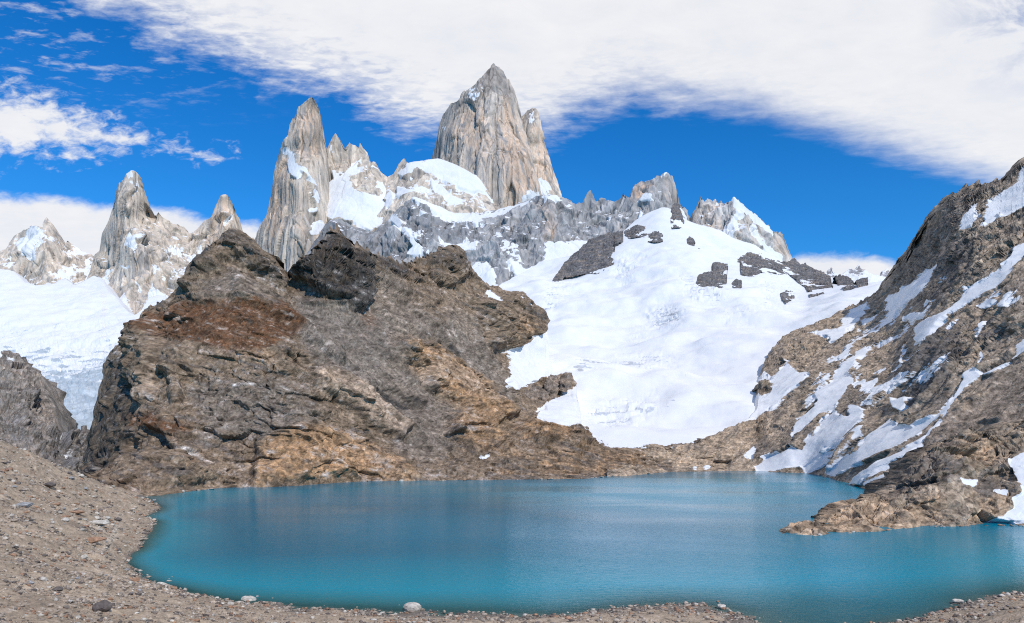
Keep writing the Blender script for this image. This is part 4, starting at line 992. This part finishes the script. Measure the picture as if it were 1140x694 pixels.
OUTCROP = terrain_mat('dark_ice_rock', 5.0, 1.6, 0.4, 0.3)
GRP = 'rock islands in the glacier'
outcrop('rock_outcrop', [(615, 312), (630, 290.6), (649, 273.8), (655.8, 267.3), (675, 259.5), (693.4, 256.5), (694, 264.7), (680.4, 273.8), (671, 275), (684, 288), (683, 294.5), (666, 301), (652, 301), (631, 305)],
        'large dark rock buttress between the granite wall and the glacier', 55, group=GRP)
outcrop('rock_outcrop', [(695, 258), (706, 250.5), (722, 252.5), (725, 258.5), (712, 261), (700, 262)], 'low flat dark ledge beside the top of the large buttress', 14, group=GRP)
outcrop('rock_outcrop', [(720, 262), (729, 257.5), (737, 259), (739, 264), (730, 267), (721, 266)], 'small dark rock below the flat ledge on the upper glacier', 12, group=GRP)
outcrop('rock_outcrop', [(746, 240), (747.8, 229), (752, 226.5), (756, 228), (762, 247), (757, 250.5), (748, 250.5)], 'pointed dark rock at the summit of the snow dome', 18, group=GRP)
outcrop('rock_outcrop', [(764.5, 266), (768, 263.5), (772, 265), (774, 278), (770, 278), (767, 271)], 'narrow dark rib of rock under the row of granite towers', 10, group=GRP)
outcrop('rock_outcrop', [(776, 276), (780, 271), (783.5, 276), (781, 281), (777, 281)], 'small round rock right of the narrow dark rib', 10, group=GRP)
outcrop('rock_outcrop', [(772, 323.5), (778, 306.4), (784, 303), (792.7, 302.7), (793, 293), (801.3, 288), (811, 295.4), (806, 302.7), (810, 312.5), (797.6, 321), (782, 322.3)], 'isolated dark two-humped rock in the middle of the glacier', 34, group=GRP)
outcrop('rock_outcrop', [(815, 314), (820, 309.5), (826.5, 313), (826, 316.5), (817, 317)], 'small flat rock just right of the two-humped rock', 9, group=GRP)
outcrop('rock_outcrop', [(821, 288), (836.8, 280), (847.8, 283), (855, 288), (872, 293), (880, 298), (884, 303), (862.5, 301.3), (847.8, 300), (840, 304), (830.7, 306.4), (824.5, 302), (834.3, 296.4), (833, 290)], 'ragged dark rock band below the snow ridge of the towers', 26, group=GRP)
outcrop('rock_outcrop', [(866, 292), (876, 292), (884.6, 287.5), (891, 294), (897, 293), (904, 298), (923.8, 307.6), (928, 321), (916.4, 327.2), (901.7, 328.4), (896.8, 316), (880, 303)], 'big dark triangular rock wedge ending the ridge above the glacier', 40, group=GRP)
outcrop('rock_outcrop', [(869, 327), (876, 324), (882, 323), (885, 327), (875, 334)], 'small dark rock alone below the big rock wedge', 12, group=GRP)
outcrop('rock_outcrop', [(930, 308.5), (938, 306.5), (947, 308.8), (952, 316.4), (943.4, 321.5), (934, 315)], 'dark rounded rock on the snow saddle right of the big wedge', 18, group=GRP)
outcrop('rock_outcrop', [(953, 313), (960, 310), (967, 309.5), (966, 314), (955.6, 317.8)], 'thin rock strip at the right end of the snow saddle', 9, group=GRP)


def hill_foot(u, v):
    return float(np.interp(v, [415, 460, 500], [985, 880, 775]))


BR = terrain_mat('tawny_outcrop', 1.9, 1.0, 0.4, 0.4)
G2 = 'brown knolls along the glacier edge'
for pts, lab, b in (([(571, 440), (576, 431), (590, 428), (601, 430), (604, 440), (597, 452), (584, 455), (574, 452)], 'broad brown knoll left of the stacked knolls at the glacier edge', 14),
                    ([(596, 444), (601, 434), (608, 433), (612, 440), (608, 449), (600, 449)], 'low brown knoll between the broad knoll and the tall one', 10),
                    ([(606, 436), (606, 424), (613, 416.5), (620, 418), (623, 428), (619, 437), (611, 441)], 'tall brown knoll in the middle of the stacked knolls', 12),
                    ([(622, 430), (624, 418), (631, 415), (637, 418), (636, 426), (627, 431)], 'outermost brown knoll jutting into the glacier', 10),
                    ([(632, 484), (634, 476), (645, 472), (656, 476), (656, 486), (646, 490)], 'brown knoll at the foot of the glacier beside a dark slab', 9),
                    ([(651, 492), (656, 485), (668, 490), (678, 495), (676, 501), (660, 500)], 'lowest brown knoll where the glacier ends near the lagoon', 7)):
    outcrop('rock_outcrop', pts, lab, b, size=0.9, sink=5, group=G2, mat=BR, base=(0.25, 0.195, 0.15), near=hill_foot)
outcrop('rock_outcrop', [(841, 434), (843, 427), (848, 424), (857, 424), (861, 433), (855, 439), (845, 442)], 'small tawny rock alone in the snow left of the right mountainside', 9, size=0.9, mat=BR, base=(0.26, 0.205, 0.15),
        near=lambda u, v: 985.0)

# ------------------------------------------------------------------ the shore the viewer stands on, and the bed of the lagoon
def wp(u, v, z=None, Y=None):
    if Y is None:
        Y = -z * F / (v - V0)
    return ((u - U0) / F * Y, Y, (V0 - v) / F * Y)


near_shore = [(166, 552.5), (171, 560), (175.7, 569), (172, 580), (168.5, 591), (160, 603), (154, 612.7), (144, 619), (142, 624.7), (148, 633), (159, 644), (175, 650), (192.5, 654.6), (231, 665.7), (260, 670), (289, 673), (337, 677.7), (400, 680), (440, 682), (500, 684), (561, 685), (610, 685),
              (642, 683.6), (675, 679), (702, 676.8), (730.6, 674.7), (765, 675), (795, 676.8), (811, 681), (837.5, 692)]
right_shore = [(960, 700), (987, 693.5), (1024, 687.6), (1061, 678.4), (1084.7, 669), (1110, 664), (1140, 658.7), (1200, 648)]
far_shore = [(1200, 584), (1140, 585), (1110, 585), (1027, 586), (978, 590), (907, 595.4), (875.6, 594.7), (926, 576), (982, 553), (978, 550), (926, 533), (896, 527), (838, 524.4), (790, 525), (733, 526.6), (645.6, 533), (570, 534), (488, 535), (400, 535.7), (300, 541), (231, 545), (190, 549)]
gz = []
for u, v in near_shore + right_shore:
    gz.append(wp(u, v, LAKE_Z))
gz.append(wp(900, 712, LAKE_Z))
for u, v, d in ((420, 541, 9), (500, 541, 9), (580, 540, 9), (660, 538, 9), (740, 532, 9), (800, 531, 9), (860, 530, 9), (930, 540, 8)):
    x, y, z = wp(u, v, LAKE_Z)
    gz.append((x, y, LAKE_Z - d))
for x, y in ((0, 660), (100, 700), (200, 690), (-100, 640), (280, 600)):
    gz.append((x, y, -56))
for u, v, d in ((250, 600, 11), (350, 620, 11), (450, 630, 8), (600, 640, 6), (750, 640, 6), (900, 640, 4.5), (1000, 630, 5), (1060, 620, 5), (1200, 615, 5), (220, 575, 11), (300, 560, 14), (500, 560, 12), (700, 560, 8), (880, 560, 7), (300, 655, 3.2), (450, 665, 2.4), (600, 668, 2.0), (740, 660, 1.6), (860, 680, 0.55), (900, 668, 1.1), (960, 672, 0.9), (840, 672, 0.9), (1060, 660, 1.0), (1120, 640, 2.6), (920, 690, 0.5)):  # bed sunk deeper on the left so the water colour darkens there
    x, y, z = wp(u, v, LAKE_Z)
    gz.append((x, y, LAKE_Z - d))
for u, v, Y in ((0, 492, 330), (29, 504, 345), (48, 516, 380), (72, 528.5, 420), (96, 539, 470), (0, 560, 220), (50, 560, 250), (100, 560, 310), (0, 610, 150), (60, 610, 180), (110, 600, 225), (0, 690, 88), (100, 690, 105), (200, 690, 122), (120, 650, 150), (300, 693, 140), (500, 694, 150), (700, 694, 145), (1140, 690, 128), (1060, 693, 140), (140, 570, 330), (130, 552, 440), (1200, 680, 130), (-100, 560, 180), (-100, 470, 320), (-100, 660, 95)):
    gz.append(wp(u, v, Y=Y))
for x, y, z in ((-330, 430, -45), (-330, 560, -110), (-200, 620, -90), (-450, 420, -30), (-420, 600, -150), (0, 90, -38), (60, 90, -38), (0, 50, -24), (0, 15, -9), (-60, 50, -17), (60, 50, -24), (-40, 10, -6), (40, 10, -9), (0, 2, -3.0), (100, 90, -34), (-30, 100, -34), (150, 60, -26), (-120, 60, -10), (0, -60, 4), (-120, -60, 6), (120, -60, 4), (-200, 120, 6), (300, 160, -34), (300, 260, -52), (250, 400, -52), (0, 720, -60), (150, 740, -60), (300, 330, -52)):
    gz.append((x, y, z))
gz = np.array(gz)
# the same relief recipe as the slopes: the polar sheet is finest where it is nearest
gu = np.concatenate([np.arange(-420, -40, 5.0), np.arange(-40, 1180, 1.15), np.arange(1180, 1560, 5.0)])
gy = np.concatenate([np.linspace(1.5, 70, 30)[:-1], np.geomspace(70, 640, 520)])
gx = (gu[None] - U0) / F * gy[:, None]
GY = np.repeat(gy[:, None], len(gu), 1)
flat = np.stack([gx.ravel(), GY.ravel()], -1)
GZ = tps(list(map(tuple, gz)), flat, lam=0.0003).reshape(GY.shape)
Pg = np.stack([gx, GY, GZ], -1).reshape(-1, 3).astype(f32)
Pg0 = Pg.copy()
land = sst(Pg[:, 2] - LAKE_Z, 0.0, 2.2)
far_w = sst(Pg[:, 1], 60, 130)
left_w = sst(-Pg[:, 0], 40, 110) * sst(Pg[:, 1], 120, 200)
bump_ = (1.1 * fbm(Pg / 24, 4) + 1.3 * left_w * (ridged(Pg / 17, 4) - 0.5)) * land * far_w + 0.16 * fbm(Pg / 2.6, 4) * (0.35 + land) + 0.38 * fbm(Pg / 7.5 + 2.2, 4, 0.6) * (1 - 0.6 * land) * sst(Pg[:, 2] - LAKE_Z, -2.5, -0.8)
hb, cb = facets(Pg / 2.1)
hb2, cb2 = facets(Pg / 0.85 + 3.3)
hb3, cb3 = facets(Pg / 6.0 + 9.1)
rocky = sst(fbm(Pg / 11 + 5, 4) + 0.45 * left_w, 0.15, 0.6)
bump_ += land * (rocky * 0.5 * np.clip(hb, -0.1, 1) + 0.12 * hb2 + left_w * 0.9 * np.clip(hb3, -0.2, 1) * sst(fbm(Pg / 30 + 7, 3), 0.0, 0.4))
Pg[:, 2] += bump_
Ng = normals(Pg.reshape(GY.shape + (3,))).reshape(-1, 3)
a_ = fbm(Pg / 16, 5, 0.6)
b_ = fbm(Pg / 1.9, 4, 0.6)
c_ = fbm(Pg / 0.7 + 4, 3)
tg = np.repeat(np.array((0.37, 0.29, 0.21), f32)[None], len(Pg), 0)
tg = mixc(tg, (0.46, 0.365, 0.27), np.clip(sst(a_, 0, 0.7) * 0.6, 0, 1))
tg = mixc(tg, (0.24, 0.187, 0.14), np.clip(sst(-a_ + 0.5 * b_, 0.25, 0.9) * 0.6 + 0.3 * rocky, 0, 0.8))
tg = mixc(tg, (0.46, 0.40, 0.335), sst(b_ + 0.6 * c_, 0.55, 1.0) * 0.7)
tg = mixc(tg, (0.10, 0.09, 0.082), sst(-b_ + 0.6 * c_, 0.65, 1.05) * 0.75)
tg = mixc(tg, (0.30, 0.15, 0.08), sst(fbm(Pg / 9 + 21, 4), 0.5, 0.9) * 0.4 * left_w)
path = raster([(0.8, [(128, 574), (135, 578), (132, 590), (126, 604), (120, 612), (112, 620), (108, 618), (118, 606), (126, 588)])], 2.5)
pu = U0 + F * Pg0[:, 0] / np.maximum(Pg0[:, 1], 1)
pv = V0 - F * Pg0[:, 2] / np.maximum(Pg0[:, 1], 1)
tg = mixc(tg, (0.50, 0.43, 0.35), look(path, pu.astype(f32), pv.astype(f32)) * 0.8)
tg *= np.clip(1 + 0.25 * b_ + 0.15 * c_, 0.4, 1.7)[:, None]
wet = sst(LAKE_Z + 0.40 - Pg[:, 2], -0.1, 0.12)
tg = mixc(tg, (0.12, 0.11, 0.10), wet * 0.75)
bed = sst(LAKE_Z - 0.3 - Pg[:, 2], 0.0, 1.0)
tg = mixc(tg, (0.13, 0.125, 0.11), bed)
ground = grid_mesh('ground', Pg.reshape(GY.shape + (3,)), NEAR, tg.astype(f32), np.zeros(len(Pg), f32))
# grid rows run away from the viewer, so columns left to right by rows outward face up
set_props(ground, 'stony beige moraine slope around the near shore of the lagoon', 'ground', 'structure')

# ------------------------------------------------------------------ the lagoon
outline = []
for u, v in near_shore + [(900, 715)] + right_shore + far_shore:
    x, y, _ = wp(u, v, LAKE_Z)
    outline.append((x, y))
outline = np.array(outline)


def grow(poly, r):
    a = np.roll(poly, 1, 0) - np.roll(poly, -1, 0)
    n = np.stack([a[:, 1], -a[:, 0]], -1)
    n /= np.maximum(np.linalg.norm(n, axis=1, keepdims=True), 1e-6)
    area = 0.5 * np.sum(poly[:, 0] * np.roll(poly[:, 1], -1) - np.roll(poly[:, 0], -1) * poly[:, 1])
    return poly + n * r * (-1 if area > 0 else 1)


def inside(poly, X, Y):
    ins = np.zeros(X.shape, bool)
    for (ax, ay), (bx, by) in zip(poly, np.roll(poly, -1, 0)):
        if ay != by:
            ins ^= ((ay > Y) != (by > Y)) & (X < (bx - ax) * (Y - ay) / (by - ay) + ax)
    return ins


lx, ly = np.arange(-270, 330, 2.0), np.arange(118, 775, 2.0)
LX, LY = np.meshgrid(lx, ly)
ins = inside(outline, LX, LY)
for k in range(5):                              # let the water run ten metres under the banks
    b = np.pad(ins, 1)
    ins = b[1:-1, 1:-1] | b[:-2, 1:-1] | b[2:, 1:-1] | b[1:-1, :-2] | b[1:-1, 2:]
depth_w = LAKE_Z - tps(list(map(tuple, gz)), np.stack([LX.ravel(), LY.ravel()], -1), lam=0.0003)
Pw = np.stack([LX, LY, np.full(LX.shape, LAKE_Z)], -1)
keep = ins[:-1, :-1] & ins[1:, :-1] & ins[:-1, 1:] & ins[1:, 1:]
wm = bpy.data.materials.new('glacial_water')
wm.use_nodes = True
wm.node_tree.nodes.clear()
T = NT(wm.node_tree)
pos = T.n('ShaderNodeNewGeometry').outputs['Position']
dep = T.attr('depth').outputs['Fac']
big = T.noise(pos, 0.006, 3, 0.5)
gust = T.n('ShaderNodeMapping')
T.put(gust.inputs[0], pos)
gust.inputs['Scale'].default_value = (0.006, 0.022, 1)
gusts = T.noise(gust.outputs[0], 1.0, 4, 0.55, 0.6)
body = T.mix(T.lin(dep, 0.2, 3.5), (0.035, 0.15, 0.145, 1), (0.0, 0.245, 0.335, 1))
body = T.mix(T.lin(dep, 4.0, 12.0), body, (0.0, 0.135, 0.215, 1))  # darker tint on the left stands in for the hill's dark reflection
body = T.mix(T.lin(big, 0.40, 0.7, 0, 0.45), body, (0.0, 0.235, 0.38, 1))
w1 = T.noise(pos, 0.55, 2, 0.5, 0.3)
mpw = T.n('ShaderNodeMapping')
T.put(mpw.inputs[0], pos)
mpw.inputs['Scale'].default_value = (0.35, 0.9, 1)
w2 = T.noise(mpw.outputs[0], 1.0, 3, 0.55, 0.5)
bp = T.n('ShaderNodeBump')
bp.inputs['Distance'].default_value = 0.10
T.put(bp.inputs['Strength'], T.lin(gusts, 0.3, 0.7, 0.35, 1.0))
T.put(bp.inputs['Height'], T.m('ADD', w1, T.m('MULTIPLY', w2, 1.3)))
wb = T.n('ShaderNodeBsdfPrincipled')
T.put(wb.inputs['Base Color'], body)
psx = T.n('ShaderNodeSeparateXYZ')
T.put(psx.inputs[0], pos)
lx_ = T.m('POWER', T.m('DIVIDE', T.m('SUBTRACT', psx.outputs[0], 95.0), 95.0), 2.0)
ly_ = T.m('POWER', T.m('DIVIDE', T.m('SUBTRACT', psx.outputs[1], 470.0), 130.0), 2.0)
sheen_lane = T.m('MULTIPLY', T.lin(T.m('ADD', lx_, ly_), 1.7, 0.1), T.lin(gusts, 0.30, 0.60))       # wind-ruffled patch, its reflectivity raised to put in a pale sheen
T.put(wb.inputs['Roughness'], T.m('ADD', T.lin(gusts, 0.3, 0.7, 0.06, 0.2), T.m('MULTIPLY', sheen_lane, 0.25)))
T.put(wb.inputs['IOR'], T.m('MULTIPLY_ADD', sheen_lane, 0.75, 1.12))
T.put(wb.inputs['Normal'], bp.outputs[0])
alpha = T.m('SUBTRACT', 1.0, T.m('POWER', 2.718, T.m('MULTIPLY', T.m('MAXIMUM', dep, 0.0), -1.15)))
tr = T.n('ShaderNodeBsdfTransparent')
tr.inputs[0].default_value = (0.72, 0.93, 0.95, 1)
gl = T.n('ShaderNodeMixShader')
T.put(gl.inputs[0], T.lin(alpha, 0.0, 1.0, 0.12, 1.0))
T.put(gl.inputs[1], tr.outputs[0])
T.put(gl.inputs[2], wb.outputs[0])
ow = T.n('ShaderNodeOutputMaterial')
T.put(ow.inputs[0], gl.outputs[0])
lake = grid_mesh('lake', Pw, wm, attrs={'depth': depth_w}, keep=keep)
set_props(lake, 'turquoise glacial lagoon below the peaks', 'lake', 'structure')

# ------------------------------------------------------------------ boulders and stones on the near shore
PZ = Pg.reshape(GY.shape + (3,))[:, :, 2]


def ground_z(x, y):
    iy = int(np.clip(np.searchsorted(gy, y) - 1, 0, len(gy) - 2))
    uu = U0 + F * x / y
    ix = int(np.clip(np.searchsorted(gu, uu) - 1, 0, len(gu) - 2))
    ty = np.clip((y - gy[iy]) / (gy[iy + 1] - gy[iy]), 0, 1)
    tx = np.clip((uu - gu[ix]) / (gu[ix + 1] - gu[ix]), 0, 1)
    a = PZ[iy, ix] * (1 - tx) + PZ[iy, ix + 1] * tx
    b = PZ[iy + 1, ix] * (1 - tx) + PZ[iy + 1, ix + 1] * tx
    return float(a * (1 - ty) + b * ty)


def find_ground(u, v):
    """where the sight line over (u, v) meets the ground"""
    k = (u - U0) / F
    for y in np.arange(75, 560, 0.5):
        if ground_z(k * y, y) >= (V0 - v) / F * y:
            return k * y, y
    return None


import bmesh


def rock_mesh(seed, squash=(1, 1, 0.7), colour=(0.3, 0.26, 0.22), sub=3, round_=0.3):
    bm = bmesh.new()
    bmesh.ops.create_icosphere(bm, subdivisions=sub, radius=1.0)
    P = np.array([v.co for v in bm.verts], f32)
    r = np.random.default_rng(seed)
    # cut the ball with a dozen planes, then roughen
    for k in range(13):
        n = r.normal(size=3)
        n /= np.linalg.norm(n)
        h = r.uniform(0.42, 0.85) + round_ * 0.25
        d = P @ n.astype(f32)
        P = P - np.where(d > h, (d - h) * (1 - round_ * 0.6), 0)[:, None] * n.astype(f32)
    off = f32(seed * 3.7)
    P = P * (1 + 0.10 * fbm(P * 1.3 + off, 4) + 0.05 * fbm(P * 5 + off, 3))[:, None]
    P = P * np.array(squash, f32)
    for v, p in zip(bm.verts, P):
        v.co = Vector(p.tolist())
    me = bpy.data.meshes.new('boulder_mesh')
    bm.to_mesh(me)
    bm.free()
    t = np.repeat(np.array(colour, f32)[None], len(P), 0) * (1 + 0.3 * fbm(P * 2.5 + off, 4) + 0.2 * fbm(P * 9 + off, 2))[:, None]
    a = me.attributes.new('tone', 'FLOAT_COLOR', 'POINT')
    a.data.foreach_set('color', np.concatenate([np.clip(t, 0.01, 0.9), np.ones((len(P), 1), f32)], 1).astype(f32).ravel())
    a = me.attributes.new('snow', 'FLOAT', 'POINT')
    a.data.foreach_set('value', np.zeros(len(P), f32))
    me.materials.append(NEAR)
    return me


def place_rock(me, u, v, wpx, rz, label, group=None, name='boulder', sink=0.3):
    hit = find_ground(u, v)
    if hit is None:
        return None
    x, y = hit
    r = wpx / 2 / F * y
    o = bpy.data.objects.new(name, me)
    COL.objects.link(o)
    o.location = (x, y + r * 0.4, max(ground_z(x, y), LAKE_Z - 0.15) + r * sink)
    o.rotation_euler = (0, 0, rz)
    o.scale = (r, r, r)
    set_props(o, label, 'boulder', 'thing', group)
    return o


PALE, MID, DARKB, RUST, GREY = (0.50, 0.46, 0.40), (0.36, 0.30, 0.24), (0.13, 0.11, 0.10), (0.33, 0.20, 0.13), (0.30, 0.30, 0.30)
place_rock(rock_mesh(1, (1.1, 0.8, 0.62), PALE, round_=0.8), 458, 680.5, 19, 0.1, 'large pale rounded boulder at the waterline in the middle of the near shore', sink=0.3)
place_rock(rock_mesh(2, (1, 0.9, 0.75), DARKB), 112, 683, 22, 0.5, 'dark peaked boulder standing alone on the gravel at the bottom left', sink=0.35)
place_rock(rock_mesh(3, (1.2, 0.8, 0.5), PALE), 276, 671, 15, 0.2, 'pale flat-topped boulder at the water edge, largest on the left bank', sink=0.35)
place_rock(rock_mesh(4, (1, 0.9, 0.7), PALE), 804, 679, 11, 0.9, 'pale boulder at the tip of the low gravel point', sink=0.45)
place_rock(rock_mesh(5, (1.3, 0.8, 0.42), PALE, round_=0.7), 1067, 673, 11, 0.0, 'pale flat boulder in the shallows by the right-hand bank', sink=0.5)
place_rock(rock_mesh(6, (1.4, 0.8, 0.5), GREY), 24, 564, 15, 0.6, 'flat grey slab tilted on the left slope', sink=0.2)
place_rock(rock_mesh(7, (1.3, 0.8, 0.45), DARKB), 52, 542, 15, -0.4, 'dark slab just below the crest of the left slope', sink=0.25)
place_rock(rock_mesh(8, (1.3, 0.8, 0.45), RUST), 84, 573, 13, 0.3, 'rust brown boulder midway down the left slope', sink=0.25)
place_rock(rock_mesh(9, (1.5, 0.7, 0.4), PALE), 107, 585, 16, 0.7, 'long pale tilted slab above the bay of the left bank', sink=0.25)
place_rock(rock_mesh(10, (1.6, 0.7, 0.4), RUST), 100, 605, 20, 0.55, 'long reddish brown slab lying across the left slope', sink=0.2)
place_rock(rock_mesh(11, (1.1, 0.9, 0.6), DARKB), 62, 658, 13, 1.2, 'dark flat boulder in the gravel above the bottom left corner', sink=0.2)
place_rock(rock_mesh(12, (1.1, 0.9, 0.55), MID), 110, 642, 9, 0.4, 'brown boulder on the worn gravel flat beside the bay', sink=0.3)
place_rock(rock_mesh(13, (1.2, 0.9, 0.55), PALE), 178, 652.5, 10, 0.4, 'pale boulder touching the water where the left bank turns', sink=0.4)
place_rock(rock_mesh(14, (1.3, 0.9, 0.55), PALE), 158, 538, 13, 0.4, 'pale boulder at the foot of the brown hill', sink=0.4)

variants = [rock_mesh(30 + k, (1, rng.uniform(0.7, 1), rng.uniform(0.45, 0.8)), c, sub=2) for k, c in enumerate((PALE, MID, MID, DARKB, RUST, GREY, PALE, MID, (0.42, 0.34, 0.27), (0.22, 0.19, 0.165)))]
random.seed(5)
ns = np.array(near_shore)
n = 0
while n < 90:                                    # stones lined up along the waterline
    t = random.random() ** 0.9 * (len(ns) - 1.01)
    i = int(t)
    u, v = ns[i] + (ns[i + 1] - ns[i]) * (t - i)
    v += random.gauss(-0.2, 1.6)
    u += random.gauss(0, 2.5)
    if place_rock(random.choice(variants), u, v, random.choice((2.0, 2.6, 3.2, 3.8, 5.0, 6.5)), random.uniform(0, 6), 'small angular stone at the waterline of the near shore', 'stones along the near waterline', 'stone', 0.35):
        n += 1
n = 0
while n < 200:                                   # and scattered over the slope on the left and the flats
    u = random.uniform(0, 330) if random.random() < 0.75 else random.uniform(330, 820)
    v = random.uniform(500, 692)
    hit = find_ground(u, v)
    if hit is None or ground_z(*hit) < LAKE_Z + 0.25:
        continue
    if place_rock(random.choice(variants), u, v, random.choice((2.4, 3.0, 3.6, 4.4, 5.5, 7.0, 9.5)) * (1.0 if v > 560 else 0.8), random.uniform(0, 6), 'small angular stone lying on the beige gravel slope', 'stones scattered on the gravel slope', 'stone', 0.25):
        n += 1

# the countless smaller ones: one mesh
ico = bmesh.new()
bmesh.ops.create_icosphere(ico, subdivisions=1, radius=1.0)
iv = np.array([v.co for v in ico.verts], f32)
ifc = np.array([[v.index for v in f.verts] for f in ico.faces], np.int32)
ico.free()
NS = 26000
cu = rng.uniform(-60, 1200, NS * 6)
cy = np.exp(rng.uniform(math.log(85), math.log(430), NS * 6))
cx = (cu - U0) / F * cy
ciy = np.clip(np.searchsorted(gy, cy) - 1, 0, len(gy) - 2)
cix = np.clip(np.searchsorted(gu, cu) - 1, 0, len(gu) - 2)
cz = PZ[ciy, cix]
ok = (cz > LAKE_Z - 0.12) & (V0 - F * cz / cy < 720) & ((cx < -40) | (cy < 185))
clump = fbm(np.stack([cx / 9, cy / 9, cx * 0], -1), 4)
ok &= rng.random(len(cx)) < np.clip(0.35 + 0.9 * clump + 0.5 * np.exp(-((cz - LAKE_Z - 0.2) / 0.5) ** 2), 0.05, 1)
sel = np.nonzero(ok)[0][:NS]
m = len(sel)
rad = (0.07 + 0.42 * rng.random(m) ** 5 + 0.05 * rng.random(m)) * np.clip(cy[sel] / 140, 0.75, 2.0)
jit = 1 + 0.35 * rng.normal(size=(m, len(iv), 1)).clip(-1, 1)
V3 = iv[None] * jit * rad[:, None, None] * np.stack([rng.uniform(0.8, 1.5, m), rng.uniform(0.7, 1.2, m), rng.uniform(0.45, 0.8, m)], -1)[:, None, :]
V3 = V3 + np.stack([cx[sel], cy[sel], cz[sel] + rad * 0.2], -1)[:, None, :]
pal = np.array([PALE, MID, MID, (0.42, 0.35, 0.28), (0.20, 0.17, 0.15), DARKB, RUST, (0.33, 0.28, 0.23)], f32)
tn = np.repeat((pal[rng.integers(0, len(pal), m)] * rng.uniform(0.75, 1.25, (m, 1)))[:, None, :], len(iv), 1).reshape(-1, 3)
me = bpy.data.meshes.new('gravel')
nv, nf_ = m * len(iv), m * len(ifc)
me.vertices.add(nv)
me.vertices.foreach_set('co', V3.astype(f32).ravel())
fi = (ifc[None] + (np.arange(m) * len(iv))[:, None, None]).reshape(-1, 3).astype(np.int32)
me.loops.add(nf_ * 3)
me.loops.foreach_set('vertex_index', fi.ravel())
me.polygons.add(nf_)
me.polygons.foreach_set('loop_start', np.arange(0, nf_ * 3, 3, dtype=np.int32))
me.polygons.foreach_set('loop_total', np.full(nf_, 3, np.int32))
a = me.attributes.new('tone', 'FLOAT_COLOR', 'POINT')
a.data.foreach_set('color', np.concatenate([tn, np.ones((nv, 1))], 1).astype(f32).ravel())
a = me.attributes.new('snow', 'FLOAT', 'POINT')
a.data.foreach_set('value', np.zeros(nv, f32))
me.update(calc_edges=True)
me.materials.append(NEAR)
go = bpy.data.objects.new('gravel', me)
COL.objects.link(go)
set_props(go, 'loose gravel and small stones strewn over the near shore', 'gravel', 'stuff')

# blocks fallen to the foot of the far slopes
def place_far(u, v, size, label, group):
    x, y, z = wp(u, v, LAKE_Z)
    o = bpy.data.objects.new('boulder', random.choice(variants))
    COL.objects.link(o)
    o.location = (x, y - random.uniform(0, 3), LAKE_Z + size * random.uniform(-0.05, 0.3))
    o.rotation_euler = (0, 0, random.uniform(0, 6))
    o.scale = (size, size, size)
    set_props(o, label, 'boulder', 'thing', group)


fs = np.array(far_shore)
for lab, grp, lo, hi, cnt, big in (('fallen rock block at the foot of the brown hill on the far waterline', 'blocks along the far waterline', 733, 190, 70, 2.2),
                                   ('fallen rock block at the waterline of the tawny spit', 'blocks along the spit', 1140, 878, 45, 1.2)):
    seg = [(u, v) for u, v in far_shore if min(lo, hi) - 1 <= u <= max(lo, hi) + 1 and ((v > 580) == (lo > 1000))]
    seg = np.array(sorted(seg))
    for k in range(cnt):
        u = random.uniform(seg[0, 0], seg[-1, 0])
        place_far(u, float(np.interp(u, seg[:, 0], seg[:, 1])) + 0.2, big * random.uniform(0.25, 1.0) ** 1.5, lab, grp)
